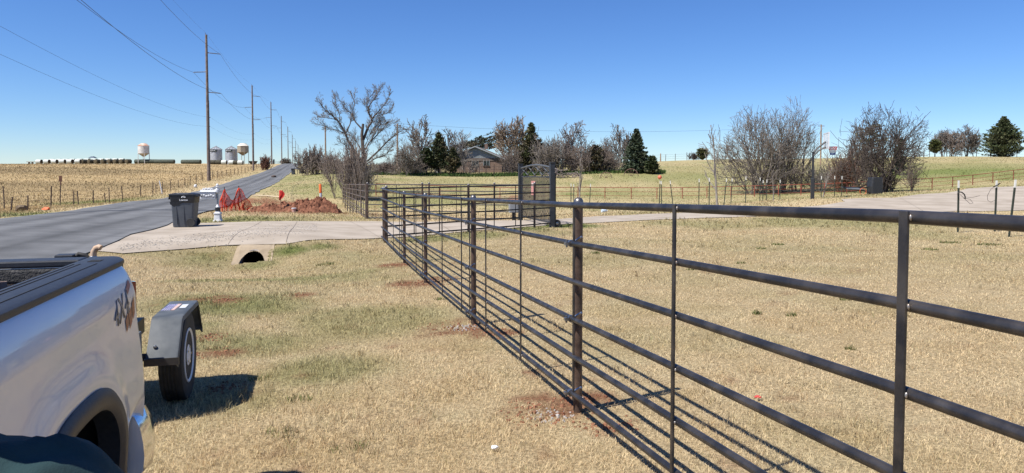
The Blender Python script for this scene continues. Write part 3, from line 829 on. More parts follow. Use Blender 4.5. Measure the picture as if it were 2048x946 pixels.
# cab, doors and nose (outside the frame, casting their share of shade)
def sec_ring(y, hw, z0, z1, top_hw=None):
    th = hw if top_hw is None else top_hw
    return [(-hw * .9, y, z0), (hw * .9, y, z0), (hw, y, z0 + .2), (hw, y, (z0 + z1) / 2), (th, y, z1 - .03), (th - .05, y, z1), (-th + .05, y, z1), (-th, y, z1 - .03), (-hw, y, (z0 + z1) / 2), (-hw, y, z0 + .2)]
MB().loft([sec_ring(-.78, .97, .42, 1.31), sec_ring(-2.6, .98, .42, 1.31), sec_ring(-2.9, .98, .42, 1.28)]).build('cab_body', M_silver, truck, smooth=40)
MB().loft([sec_ring(-2.9, .97, .62, 1.25), sec_ring(-4.1, .95, .62, 1.15), sec_ring(-4.3, .86, .62, 1.02)]).build('hood', M_silver, truck, smooth=40)
MB().loft([[(-.90, -.80, 1.3), (.90, -.80, 1.3), (.74, -.86, 1.86), (-.74, -.86, 1.86)], [(-.90, -2.75, 1.3), (.90, -2.75, 1.3), (.72, -2.1, 1.88), (-.72, -2.1, 1.88)]]).build('roof', M_silver, truck, bevel=.04)
for sx in (1, -1):
    for y0, y1 in ((-.95, -1.6), (-1.68, -2.35)):
        MB().hexa([(sx * .906, y0, 1.34), (sx * .906, y1, 1.34), (sx * .912, y1, 1.36), (sx * .912, y0, 1.36), (sx * .765, y0 - .02, 1.80), (sx * .765, y1 + .08, 1.80), (sx * .775, y1 + .08, 1.80), (sx * .775, y0 - .02, 1.80)]).build('side_window', M_glass, truck)
        MB().box((sx * .985, (y0 + y1) / 2 + .22, 1.1), (.03, .2, .035)).build('door_handle', M_chrome, truck, bevel=.01)
MB().hexa([(-.70, -.80, 1.38), (.70, -.80, 1.38), (.70, -.79, 1.38), (-.70, -.79, 1.38), (-.64, -.855, 1.78), (.64, -.855, 1.78), (.64, -.84, 1.78), (-.64, -.84, 1.78)]).build('rear_window', M_glass, truck)
# 4X4 decal on the bedside
me = text_mesh('4X4', .165, .0012)
co = np.array([v.co[:] for v in me.vertices])
def wrap(c, yc, zc, sh=.12):
    out = []
    for x, y, z in c:
        yy, zz = yc + x, zc + y + sh * x
        e = prof_e(zz); k = max(0, yy - 1.03)
        out.append((.92 + e + .003 + z - k * k * 3.2, yy, zz))
    return out
for v, c in zip(me.vertices, wrap(co * [.85, 1.0, 1], .78, 1.125)): v.co = c
link('decal', me, mat('decal_grey', (.11, .11, .12), (.21, .21, .22), scale=30, rough=.35), truck)
mb = MB()
for (x0, y0, x1, y1) in ((-.02, -.145, .035, -.075), (.045, -.15, .10, -.06), (.115, -.12, .165, -.02), (.06, .05, .16, .085)):
    n_ = 6; g = [(x0 + (x1 - x0) * i / n_, y0 + (y1 - y0) * j / n_ + .03 * (i / n_), .0) for j in range(n_ + 1) for i in range(n_ + 1)]
    mb.add(wrap([(p[0] * .9 - .02, p[1] * .8 + .02, p[2]) for p in g], .86, 1.11), [(j * (n_ + 1) + i, j * (n_ + 1) + i + 1, (j + 1) * (n_ + 1) + i + 1, (j + 1) * (n_ + 1) + i) for j in range(n_) for i in range(n_)])
mb.build('decal_flash', mat('decal_red', (.36, .07, .035), (.30, .10, .06), scale=20, rough=.35), truck)
ai_ = UV(-1.42, 3.35)
an = thing('angle_iron', 'short rusty length of angle iron lying in the pickup bed', 'scrap', (*ai_, gz(tx, ty) + 1.20), R(40))
MB().box((0, 0, -.04), (.34, .012, .12)).box((0, .06, -.094), (.34, .12, .012)).build('flange', mat('rust_scale', (.14, .075, .05), (.28, .20, .16), scale=9, rough=.8), an)
MB().box((0, .07, -.25), (.25, .2, .30)).build('block', M_dark, an)

# ------------------------------------------------------------------ trailer
RU = 5.85
TV = -1.83
ox, oy = UV(TV, RU)
trl = thing('utility_trailer', 'black utility trailer hitched behind the pickup, its fender over one silver wheel', 'trailer', (ox, oy, gz(ox, oy)), R(15.5))
M_fend = mat('fender_paint', (.055, .064, .072), (.12, .13, .135), scale=7, rough=.5, bump=.05, bscale=150, detail=8)
for sx in (1, -1):
    out = [(-.60, .43), (-.60, .46), (-.40, .69), (-.365, .708), (.29, .708), (.325, .69), (.48, .475), (.48, .44)]
    mb = MB(); rings = []
    for y, z in out:
        yi, zi = y * .985, z - .012
        rings.append([(sx * .69, y, z), (sx * .878, y, z), (sx * .890, y * .998, z - .004), (sx * .897, y * .99, z - .034), (sx * .889, y * .985, z - .034), (sx * .878, yi, zi), (sx * .69, yi, zi)])
    fd = mb.loft(rings).build('fender', M_fend, trl, smooth=28)
    MB().add([(sx * .692, y, z) for y, z in out], [tuple(range(8))]).build('inner_plate', M_fend, fd)
    MB().box((sx * .79, -.595, .44), (.22, .02, .05)).build('lip', M_dark, fd)
    MB().lathe([(.012, 0), (.012, .012), (.006, .016)], 10, (sx * .74, -.545, .53)).build('bolt', M_zinc, fd)
    if sx == 1:
        mb = MB()
        for k in range(4):
            x0 = .70 + .016 * k
            mb.hexa([(x0, -.12, .7092), (x0 + .009, -.12, .7092), (x0 + .022, .14, .7092), (x0 + .012, .14, .7092), (x0, -.12, .7105), (x0 + .009, -.12, .7105), (x0 + .022, .14, .7105), (x0 + .012, .14, .7105)])
        mb.build('sticker', mat('sticker_violet', (.22, .20, .42), (.5, .48, .6), scale=20, rough=.4), fd)
        MB().hexa([(.765, -.12, .7092), (.79, -.12, .7092), (.80, .14, .7092), (.772, .14, .7092), (.765, -.12, .7105), (.79, -.12, .7105), (.80, .14, .7105), (.772, .14, .7105)]).build('sticker', mat('sticker_orange', (.60, .52, .48), (.6, .28, .18), scale=9, rough=.4), fd)
        MB().box((.833, .03, .7100), (.045, .15, .0016)).build('sticker', mat('sticker_white', (.62, .64, .64), rough=.4), fd)
    prof_t = [(.20, -.085), (.285, -.10), (.325, -.09), (.336, -.07)]
    for k in range(5): prof_t += [(.336, -.062 + .028 * k), (.328, -.058 + .028 * k), (.328, -.045 + .028 * k), (.336, -.041 + .028 * k)] if k < 4 else [(.336, .06)]
    prof_t += [(.336, .07), (.325, .09), (.285, .10), (.20, .085)]
    w = MB().lathe([(a, b * .86) for a, b in prof_t], 40, (sx * .79, 0, .336), 'X').build('wheel', M_rub, trl, smooth=35)
    mb = MB().lathe([(.20, .02), (.207, .094), (.197, .098), (.185, .088), (.15, .078), (.10, .08), (.07, .092), (.03, .096)], 28, (sx * .775, 0, .336), 'X')
    mb.build('rim', mat('rim_silver', (.70, .71, .72), (.78, .78, .78), scale=5, rough=.4), w, smooth=40)
    for k in range(5):
        a = k * 2 * math.pi / 5
        MB().tube([(sx * .82, .06 * math.cos(a), .336 + .06 * math.sin(a)), (sx * .872, .06 * math.cos(a), .336 + .06 * math.sin(a))], .011, 6).build('lug_nut', M_chrome, w)
mb = MB()
for sx in (1, -1): mb.box((sx * .43, -.14, .50), (.06, 1.2, .12))
for y in (-.72, 0, .43): mb.box((0, y, .50), (.80, .06, .10))
mb.tube([(-.44, -.72, .50), (0, -1.55, .48)], .04, 8); mb.tube([(.44, -.72, .50), (0, -1.55, .48)], .04, 8); mb.tube([(0, -1.45, .48), (0, -1.85, .48)], .04, 8)
mb.tube([(-.75, 0, .336), (.75, 0, .336)], .03, 8)
mb.build('frame', M_dark, trl)
MB().box((0, -.14, .572), (.80, 1.2, .022)).build('deck', M_liner, trl)
MB().box((.55, -.66, .56), (.26, .05, .22)).build('headboard', M_fend, trl, bevel=.006)
we = thing('welder', 'black engine driven welder on the trailer with a tan exhaust elbow behind the tailgate', 'welder', (*UV(TV + .02, RU + .02), gz(ox, oy) + .583), R(15.5))
MB().box((.01, -.24, .24), (.64, 1.12, .47)).build('housing', M_dark, we, bevel=.03)
ep = P(186, 505, 5.0); e_ = Vector(we.location)
ca, sa = math.cos(-R(15.5)), math.sin(-R(15.5))
def loc_we(p): q = p - e_; return Vector((q.x * ca - q.y * sa, q.x * sa + q.y * ca, q.z))
q = loc_we(ep); zb = .465
ztop = loc_we(P(186, 488, 5.0)).z
r_ = .021
ex = [(q.x, q.y, zb), (q.x, q.y, ztop - .085), (q.x + .006, q.y, ztop - .055), (q.x + .022, q.y - .005, ztop - .03), (q.x + .042, q.y - .012, ztop - .022), (q.x + .055, q.y - .016, ztop - .028)]
MB().tube(ex, [r_] * 5 + [r_ * .95], 14).build('exhaust_elbow', mat('tan_exhaust', (.42, .28, .18), (.52, .38, .27), scale=18, rough=.6), we, smooth=50)
MB().lathe([(.028, 0), (.028, .03), (.022, .04)], 14, (q.x, q.y, ztop - .125)).build('exhaust_collar', M_zinc, we, smooth=40)
MB().tube([(q.x - .02, q.y, ztop - .13), (q.x - .045, q.y, ztop - .08), (q.x - .09, q.y, ztop - .068), (q.x - .12, q.y, ztop - .10)], .016, 10).build('hose', M_rub, we, smooth=50)
MB().box((q.x - .17, q.y, ztop - .09), (.12, .10, .045)).box((q.x - .17, q.y, ztop - .12), (.16, .12, .03)).build('air_filter', M_cladding, we, bevel=.008)

# ------------------------------------------------------------------ person in the corner beside the pickup
def skin(name, verts, edges, radii, m, parent, sub=2, root=0):
    me = bpy.data.meshes.new(name); me.from_pydata(verts, edges, [])
    o = bpy.data.objects.new(name, me); COL.objects.link(o)
    sk = o.modifiers.new('s', 'SKIN'); sk.use_smooth_shade = True
    for i, r_ in enumerate(radii):
        d_ = me.skin_vertices[0].data[i]; d_.radius = (r_, r_) if not isinstance(r_, tuple) else r_; d_.use_root = (i == root)
    ss = o.modifiers.new('u', 'SUBSURF'); ss.levels = sub; ss.render_levels = sub
    bpy.context.view_layer.update()
    me2 = bpy.data.meshes.new_from_object(o.evaluated_get(bpy.context.evaluated_depsgraph_get()))
    bpy.data.objects.remove(o)
    return link(name, me2, m, parent, smooth=180)
pg = gz(-.72, .62)
per = thing('person', 'person in a dark teal long sleeved jacket standing against the side of the pickup', 'person', (-.685, .79, pg), R(195))
per.scale = (.87, .87, .87)
M_skin = mat('skin', (.42, .26, .19), (.46, .29, .22), scale=20, rough=.5)
M_jkt = mat('teal_jacket', (.006, .026, .029), (.013, .046, .050), scale=14, rough=.9, bump=.12, bscale=300)
M_jean = mat('denim', (.05, .07, .11), (.08, .10, .15), scale=40, rough=.9)
BV = [(0, 0, .98), (0, 0, 1.15), (0, 0, 1.33), (0, .01, 1.44), (0, .0, 1.52), (0, -.02, 1.60), (0, -.02, 1.70)]
BE = [(0, 1), (1, 2), (2, 3), (3, 4), (4, 5), (5, 6)]
BR = [(.14, .10), (.13, .09), (.14, .085), (.10, .055), .05, (.075, .09), (.07, .085)]
for sx in (1, -1):
    k = len(BV)
    BV += [(sx * .10, 0, .90), (sx * .11, -.01, .50), (sx * .115, .0, .09), (sx * .12, -.13, .04), (sx * .17, .01, 1.395), (sx * .235, .03, 1.15), (sx * .235, -.10, .95), (sx * .225, -.16, .87)]
    BE += [(0, k), (k, k + 1), (k + 1, k + 2), (k + 2, k + 3), (3, k + 4), (k + 4, k + 5), (k + 5, k + 6), (k + 6, k + 7)]
    BR += [.085, .058, .042, .038, .048, .040, .034, (.018, .04)]
body = skin('body', BV, BE, BR, M_skin, per)
for sx in (1, -1):
    for f, (dx, L_) in enumerate(((-.03, .075), (-.01, .085), (.012, .08), (.032, .062))):
        b0 = Vector((sx * .225 , -.16 + dx, .84))
        MB().tube([b0, b0 + Vector((-.006 * sx, -.006, -L_ * .5)), b0 + Vector((-.02 * sx, -.004, -L_))], [.009, .0085, .006], 6).build('finger', M_skin, per, smooth=60)
    b0 = Vector((sx * .215, -.20, .88)); MB().tube([b0, b0 + Vector((-.01 * sx, -.03, -.03)), b0 + Vector((-.014 * sx, -.035, -.06))], [.012, .01, .007], 6).build('thumb', M_skin, per, smooth=60)
JV = [(0, 0, .92), (0, 0, 1.10), (0, 0, 1.30), (0, .01, 1.42), (0, .01, 1.49)]
JE = [(0, 1), (1, 2), (2, 3), (3, 4)]
JR = [(.19, .145), (.18, .14), (.19, .135), (.15, .10), (.085, .08)]
for sx in (1, -1):
    k = len(JV)
    JV += [(sx * .185, .012, 1.39), (sx * .225, .02, 1.29), (sx * .245, .035, 1.14), (sx * .245, -.03, 1.04), (sx * .24, -.11, .945)]
    JE += [(3, k), (k, k + 1), (k + 1, k + 2), (k + 2, k + 3), (k + 3, k + 4)]
    JR += [.088, .080, .068, .062, .052]
jk = skin('jacket', JV, JE, JR, M_jkt, per, sub=3)
_jc = np.empty(len(jk.data.vertices) * 3, np.float32); jk.data.vertices.foreach_get('co', _jc); _jc = _jc.reshape(-1, 3)
_jn = np.empty(len(_jc) * 3, np.float32); jk.data.vertices.foreach_get('normal', _jn); _jn = _jn.reshape(-1, 3)
_wv = fbm(_jc[:, 0] * 9, _jc[:, 2] * 7 + _jc[:, 1] * 4, 401)
_fd = 0.009 * np.sin(80 * _jc[:, 1] + 60 * np.abs(_jc[:, 0]) + 22 * _jc[:, 2] + 9 * _wv) * sstep(.3, .6, _wv) + .022 * (fbm(_jc[:, 0] * 6, _jc[:, 1] * 6 + _jc[:, 2] * 5, 405) - .5)
_jc = _jc + _jn * _fd[:, None]; jk.data.vertices.foreach_set('co', _jc.ravel()); jk.data.update()
skin('jeans', [(0, 0, 1.0), (0, 0, .92), (.10, 0, .86), (.112, -.01, .50), (.115, 0, .11), (-.10, 0, .86), (-.112, -.01, .50), (-.115, 0, .11)], [(0, 1), (1, 2), (2, 3), (3, 4), (1, 5), (5, 6), (6, 7)], [(.165, .12), (.165, .12), .10, .075, .065, .10, .075, .065], M_jean, per)
for sx in (1, -1):
    skin('boot', [(sx * .115, .03, .06), (sx * .118, -.06, .05), (sx * .12, -.18, .04), (sx * .115, .02, .16)], [(0, 1), (1, 2), (0, 3)], [.055, .052, .042, .055], M_cladding, per)
    MB().sphere((sx * .032, -.098, 1.665), .013, 8, 6).build('eye', mat('eye_white', (.7, .7, .68), rough=.2), per, smooth=60)
    MB().sphere((sx * .082, -.015, 1.645), .03, 8, 6, (.35, .7, 1.1)).build('ear', M_skin, per, smooth=60)
MB().tube([(0, -.095, 1.67), (0, -.122, 1.635), (0, -.10, 1.622)], [.008, .016, .012], 8).build('nose', M_skin, per, smooth=60)
MB().sphere((0, -.10, 1.592), .022, 10, 6, (1, .35, .3)).build('mouth', mat('lip', (.36, .15, .12), rough=.5), per, smooth=60)
MB().sphere((0, .005, 1.705), .098, 16, 10, (.9, 1.02, .82)).build('hair', mat('brown_hair', (.05, .03, .02), (.09, .055, .035), scale=60, rough=.6), per, smooth=60)
# ------------------------------------------------------------------ bins and mailboxes by the road
M_bin = mat('bin_plastic', (.062, .068, .078), (.078, .085, .095), scale=4, rough=.5, bump=.04, bscale=200)
M_bink = mat('bin_black', (.012, .013, .015), (.02, .021, .024), scale=8, rough=.45)
def rrect(x0, x1, y0, y1, z, r=.05, n=4):
    out = []
    for cx, cy, a0 in ((x1 - r, y1 - r, 0), (x0 + r, y1 - r, 90), (x0 + r, y0 + r, 180), (x1 - r, y0 + r, 270)):
        for k in range(n + 1):
            a = R(a0 + 90 * k / n); out.append((cx + r * math.cos(a), cy + r * math.sin(a), z))
    return out
def make_bin(p, rz, label):
    t = thing('trash_bin', label, 'trash bin', p, rz)
    MB().loft([rrect(-.335, .315, -.27, .27, .0, .06), rrect(-.34, .325, -.275, .275, .06, .06), rrect(-.37, .385, -.315, .315, .82, .06), rrect(-.385, .40, -.32, .32, 1.0, .06)]).build('body', M_bin, t, smooth=40)
    co = MB().loft([rrect(-.375, .385, -.318, .318, .80, .06), rrect(-.385, .395, -.330, .330, .83, .06), rrect(-.41, .42, -.345, .345, 1.02, .06), rrect(-.425, .44, -.355, .355, 1.03, .06), rrect(-.425, .44, -.355, .355, 1.055, .06)]).build('rim', M_bink, t, smooth=40)
    MB().add([(-.40, -.332, .84), (.02, -.334, .84), (-.10, -.318, .72), (-.28, -.312, .68), (-.39, -.318, .76), (-.40, -.32, .84), (.02, -.32, .84), (-.10, -.30, .72), (-.28, -.30, .68), (-.39, -.30, .76)],
             [(4, 3, 2, 1, 0), (5, 6, 7, 8, 9), (0, 1, 6, 5), (1, 2, 7, 6), (2, 3, 8, 7), (3, 4, 9, 8), (4, 0, 5, 9)]).build('catch', M_bink, co)
    MB().box((-.19, -.30, .40), (.02, .03, .62), ry=R(-2)).build('rib', M_bin, t)
    MB().box((.05, -.302, .40), (.012, .022, .66)).build('rib', M_bin, t)
    lid = MB().loft([rrect(-.44, .44, -.365, .365, 1.058, .06), rrect(-.44, .44, -.365, .365, 1.075, .06), rrect(-.43, .40, -.33, .33, 1.10, .08), rrect(-.30, .28, -.24, .24, 1.125, .10)]).build('lid', M_bink, t, smooth=40)
    MB().tube([(-.28, -.26, 1.10), (-.10, -.28, 1.115), (.20, -.27, 1.11)], .012, 6).build('ridge', M_bin, lid)
    MB().box((-.445, 0, 1.0), (.03, .5, .17), ry=R(8)).build('lid_lip', M_bink, lid, bevel=.01)
    MB().tube([(.44, -.28, 1.0), (.50, -.28, 1.02), (.50, .28, 1.02), (.44, .28, 1.0)], .018, 8).build('handle', M_bink, t, smooth=40)
    for sy in (-1, 1):
        w = MB().lathe([(.09, -.03), (.135, -.035), (.145, -.015), (.145, .015), (.135, .035), (.09, .03)], 20, (.27, sy * .30, .145), 'Y').build('wheel', M_rub, t, smooth=40)
        mb = MB().lathe([(.03, -.02), (.09, -.012), (.09, .012), (.03, .02)], 16, (.27, sy * .30, .145), 'Y')
        for k in range(5):
            a = k * 1.2566; mb.box((.27 + .05 * math.cos(a), sy * .318, .145 + .05 * math.sin(a)), (.09, .012, .018), ry=-a)
        mb.build('hub', M_bin, w)
    return t
h = P(371, 455, 23.3); hz_ = gz(h.x, h.y) + .035
bin1 = make_bin((h.x, h.y, hz_), R(8), 'dark grey wheeled trash bin with white lettering standing at the near driveway entrance')
bin1.scale = (.95, .95, .985)
M_wht = mat('white_ink', (.75, .76, .78), rough=.6)
me = text_mesh('Lawton', .092, .003)
for v in me.vertices: x, y, z = v.co; v.co = (x * 1.0 + .06, -.352 - z - .002 , .90 + y)
lt_ = link('lettering', me, M_wht, bin1)
mb = MB()
for r0 in (.055,):
    rg = []
    for k in range(15):
        a = R(-30 + 240 * k / 14); rg.append((.06 + r0 * math.cos(a) * 1.15, -.356, 1.0 - .01 + r0 * math.sin(a) * .6))
    mb.tube(rg, .006, 5)
mb.tube([(.0, -.356, .975), (.03, -.356, 1.0), (.07, -.356, .985), (.12, -.356, .978)], .005, 5)
mb.build('emblem', M_wht, bin1)
for px, Y, rz, lab in ((587, 128, 100, 'dark trash bin far up the road beside the asphalt edge'), (604, 131, 70, 'dark trash bin far up the road just behind the two grey mailboxes')):
    q = GP(px, Y); b = dup(bin1, (q.x, q.y, q.z + .03), R(rz), lab); b.scale = (1, 1, .97)

M_wp = mat('white_metal', (.56, .57, .58), (.66, .66, .67), scale=9, rough=.45)
M_rel = mat('relief_dark', (.16, .16, .17), (.30, .30, .31), scale=20, rough=.5)
q = P(436, 443, 25.9)
mbx = thing('mailbox', 'ornate white mailbox on a white pedestal post with a finial and black band', 'mailbox', (q.x, q.y, gz(q.x, q.y)), R(4))
mb = MB().loft([rrect(-.14, .14, -.14, .14, -.02, .02), rrect(-.14, .14, -.14, .14, .05, .02), rrect(-.115, .115, -.115, .115, .07, .02), rrect(-.10, .10, -.10, .10, .27, .02), rrect(-.12, .12, -.12, .12, .285, .02), rrect(-.12, .12, -.12, .12, .32, .02), rrect(-.075, .075, -.075, .075, .35, .02), rrect(-.07, .07, -.07, .07, .40, .02)])
mb.build('pedestal', M_wp, mbx, smooth=35)
MB().loft([rrect(-.078, .078, -.078, .078, .385, .03), rrect(-.078, .078, -.078, .078, .52, .03)]).build('band', M_bink, mbx, smooth=35)
MB().lathe([(.07, .52), (.075, .54), (.05, .58), (.035, .62), (.03, .66)], 14).build('collar', M_wp, mbx, smooth=40)
MB().tube([(0, 0, .6), (0, 0, 1.07)], .033, 12).build('post', mat('grey_metal', (.24, .26, .29), (.32, .34, .36), scale=8, rough=.35, metal=.5), mbx, smooth=40)
mb = MB().lathe([(.03, 1.04), (.085, 1.06), (.09, 1.08), (.085, 1.19), (.05, 1.21), (.035, 1.25), (.07, 1.27), (.075, 1.285), (.03, 1.30), (.05, 1.325), (.052, 1.35), (.03, 1.385), (.008, 1.40)], 14)
mb.build('finial', M_wp, mbx, smooth=40)
bb = MB()
sec = [(-.10, .84), (.10, .84), (.10, 1.06), (.075, 1.12), (.03, 1.15), (-.03, 1.15), (-.075, 1.12), (-.10, 1.06)]
bb.loft([[(x, y, z) for y, z in sec] for x in (-.60, -.05)])
bx_ = bb.build('box', M_wp, mbx, bevel=.012)
MB().box((-.325, -.0, 1.10), (.62, .25, .022)).build('box_rim', M_wp, bx_, bevel=.005)
MB().box((-.32, -.104, .96), (.46, .012, .15)).build('relief', M_rel, bx_)
mb = MB()
for k in range(6):
    c = (-.53 + .085 * k, -.112, .96 + .02 * math.sin(k * 2.1)); mb.sphere(c, .036, 8, 5, (1.2, .3, .9))
mb.build('relief_motif', M_wp, bx_, smooth=60)
pts = [(-.60 + .52 * k / 20, -.02, 1.15 + .05 * math.sin(math.pi * k / 20) + .018 * math.cos(k * 1.6)) for k in range(21)]
MB().tube(pts, .016, 6).tube([(p[0], p[1], p[2] + .035) for p in pts[3:18]], .012, 6).build('scroll', M_wp, bx_, smooth=50)
for px, Y, lab in ((595.5, 129, 'small grey mailbox on a post far up the road, nearer the asphalt'), (599.5, 130, 'small grey mailbox on a post far up the road, touching the rear trash bin')):
    q = GP(px, Y); t = thing('mailbox', lab, 'mailbox', q, R(20))
    MB().box((0, 0, .5), (.09, .09, 1.0)).build('post', M_post, t)
    MB().loft([[(x, y, z) for y, z in sec] for x in (-.3, .3)]).build('box', mat('grey_metal', (.3, .3, .3)), t, smooth=35)

# ------------------------------------------------------------------ road works: spoil heap, netting, markers
hc = P(588, 424, 33.6)
heap = thing('dirt_pile', 'lumpy heap of freshly dug red soil beside the driveway', 'dirt pile', (hc.x, hc.y, gz(hc.x, hc.y)), R(-4))
nxg, nyg = 150, 64
gxh = np.linspace(-2.35, 2.35, nxg); gyh = np.linspace(-1.1, 1.2, nyg)
HX, HY = np.meshgrid(gxh, gyh); hx, hy = HX.ravel(), HY.ravel()
env = np.interp(hx, [-2.35, -2.0, -1.4, -.7, -.2, .2, .7, 1.1, 1.35, 1.7, 2.1, 2.35], [0, .20, .34, .36, .44, .56, .54, .60, .68, .54, .36, 0])
wid = np.interp(hx, [-2.35, -1, 0, 1.3, 2.35], [.45, .6, .85, 1.0, .4])
rad = np.clip(1 - np.abs(hy / wid), 0, 1) ** .75
rid = 1 - np.abs(2 * fbm(hx * 2.2, hy * 2.2, 201, 4) - 1); rid2 = 1 - np.abs(2 * fbm(hx * 7, hy * 7, 207, 3) - 1)
hz = env * rad * (.45 + .75 * rid) + (rad > 0) * (.24 * (rid2 - .6)) * np.minimum(1, env * rad * 6) + .14 * (fbm(hx * 11, hy * 11, 211, 3) - .5) * np.minimum(1, rad * 4)
ca_, sa_ = math.cos(R(-4)), math.sin(R(-4))
base = gza(hc.x + hx * ca_ - hy * sa_, hc.y + hx * sa_ + hy * ca_) - gz(hc.x, hc.y)
hz = hz + base - .02 - .05 * (rad <= 0)
ii = (np.arange(nyg - 1)[:, None] * nxg + np.arange(nxg - 1)[None, :]).ravel()
M_heap = mat('spoil_soil', (.10, .043, .027), (.26, .12, .074), scale=4, rough=1, bump=.8, bscale=14, spec=.05, detail=9)
npmesh('mound', np.column_stack([hx, hy, hz]), np.stack([ii, ii + 1, ii + nxg + 1, ii + nxg], 1), M_heap, heap)
mb = MB()
for _ in range(420):
    k = random.randrange(len(hx))
    if rad[k] <= .05: continue
    s = random.uniform(.02, .075); c = Vector((hx[k], hy[k], hz[k]))
    pts = [Vector((random.gauss(0, 1), random.gauss(0, 1), random.gauss(0, 1))).normalized() * s * random.uniform(.7, 1.2) for _ in range(9)]
    bmh = bmesh.new(); [bmh.verts.new(c + p) for p in pts]; bmesh.ops.convex_hull(bmh, input=bmh.verts)
    bmh.verts.ensure_lookup_table(); bmh.verts.index_update()
    mb.add([v.co[:] for v in bmh.verts], [tuple(v.index for v in f.verts) for f in bmh.faces]); bmh.free()
cl_ = mb.build('clods', M_heap, heap); cl_['kind'] = 'stuff'
M_net = mat('orange_net', (.90, .16, .06), (.85, .12, .045), scale=6, rough=.6, trans=.5)
M_stk = mat('stake_steel', (.03, .022, .02), rough=.8)
def stake(px0, py0, px1, py1, Y, lab):
    b = P(px1, py1, Y); t0 = P(px0, py0, Y); g = gz(b.x, b.y)
    o = MB().tube([(0, 0, -.1), (t0.x - b.x, 0, t0.z - g)], .018, 6).build('net_stake', M_stk)
    o.location = (b.x, b.y, g); tag(o, lab, 'stake', 'stakes of the safety netting'); return o
stake(448.5, 374, 449.5, 418, 34.0, 'thin dark stake at the road end of the red safety netting')
stake(477, 372, 487, 409, 35.2, 'leaning dark stake in the middle of the red safety netting')
topc = [(447, 381, 34.0), (450, 378, 34.0), (454, 389, 34.2), (460, 398, 34.3), (466, 401, 34.4), (471, 396, 34.7), (474, 386, 35.0), (477, 375, 35.2), (482, 378, 35.25), (488, 390, 35.4), (494, 398, 35.5), (500, 405, 35.6), (506, 413, 35.6)]
tp = [P(*c) for c in topc]; NJ, NI = 22, 84
grid = []
for i in range(NI):
    f = i / (NI - 1) * (len(tp) - 1); k = min(int(f), len(tp) - 2); top = tp[k].lerp(tp[k + 1], f - k)
    xb = XP(446 + 56 * i / (NI - 1), top.y); bot = Vector((xb, top.y - .35 + .1 * math.sin(i * .5), gz(xb, top.y - .35) + .02))
    col = []
    for j in range(NJ):
        s = j / (NJ - 1); p = top.lerp(bot, s ** 1.15) + Vector((0, -.22 * math.sin(math.pi * s) + .06 * math.sin(i * .45 + j * .35), 0)); col.append(p)
    grid.append(col)
mb = MB()
for c in grid: mb.tube(c, .008, 3, cap=False)
for j in range(NJ): mb.tube([c[j] for c in grid], .0065 if j else .016, 3, cap=False)
c0 = grid[0][0]; nt = mb.build('safety_net', M_net); tag(nt, 'sagging red plastic safety netting strung between two stakes beside the road', 'netting')
fl = P(562.5, 427, 33.0)
t = thing('warning_flag', 'red warning flag on a black stake in front of the dirt pile', 'flag', (fl.x, fl.y, gz(fl.x, fl.y)))
zt = P(562, 380, 33.0).z - t.location.z
MB().tube([(0, 0, -.05), (-.02, 0, zt)], .014, 6).build('stake', M_stk, t)
mb = MB(); gr = []
for j in range(9):
    s = j / 8; w = .05 + .22 * math.sin(math.pi * min(1, s * .9 + .12))
    gr.append([(-.03 + (-.06 + w * k / 5), .03 * math.sin(k * 1.5 + s * 5), zt - .02 - .46 * s) for k in range(6)])
mb.add([p for r_ in gr for p in r_], [(j * 6 + k, j * 6 + k + 1, (j + 1) * 6 + k + 1, (j + 1) * 6 + k) for j in range(8) for k in range(5)])
fo = mb.build('flag_cloth', mat('flag_red', (.68, .035, .02), (.5, .02, .015), scale=9, rough=.7, trans=.2), t, smooth=60); fo.modifiers.new('s', 'SOLIDIFY').thickness = .004
mk = P(642, 399, 34.2); mz = heap.location.z + .60
t = thing('utility_marker', 'white marker post with an orange top stuck in the dirt pile', 'marker', (mk.x, mk.y, mz), 0)
zt = P(641, 368, 34.2).z - mz
MB().tube([(0, 0, -.3), (-.012, 0, zt * .42)], .058, 12).build('lower_tube', M_wp, t, smooth=40)
MB().tube([(-.012, 0, zt * .42), (-.03, 0, zt - .02), (-.03, 0, zt)], [.066, .066, .05], 12).build('upper_tube', mat('orange_plastic', (.75, .14, .02), rough=.45), t, smooth=40)
tb = P(574, 405, 37.5)
t = thing('black_tub', 'black plastic tub tipped behind the red warning flag', 'tub', (tb.x, tb.y, gz(tb.x, tb.y) + .02), R(-20))
t.rotation_euler = (R(-12), R(14), R(-20))
mb = MB().loft([rrect(-.24, .24, -.18, .18, 0, .04), rrect(-.30, .30, -.23, .23, .36, .04), rrect(-.33, .33, -.26, .26, .37, .04), rrect(-.33, .33, -.26, .26, .40, .04), rrect(-.28, .28, -.21, .21, .39, .04), rrect(-.22, .22, -.16, .16, .03, .04)])
mb.build('shell', M_bink, t, smooth=35)
for k in range(4): MB().box((-.20 + .13 * k, -.215, .19), (.03, .03, .32)).build('rib', M_bin, t)
bk = P(588, 425, 32.7)
t = thing('plastic_bucket', 'small pinkish bucket half sunk in the front of the dirt pile', 'bucket', (bk.x, bk.y, gz(bk.x, bk.y)), 0)
M_pk = mat('pink_plastic', (.45, .26, .21), (.55, .36, .30), scale=9, rough=.6)
MB().lathe([(.085, 0), (.10, .19), (.095, .19), (.08, .02)], 16).build('pail', M_pk, t, smooth=40)
MB().lathe([(.105, .18), (.115, .19), (.115, .215), (.09, .222)], 16).build('rim', M_wp, t, smooth=40)
a, b = hit(505, 392), hit(563, 396)
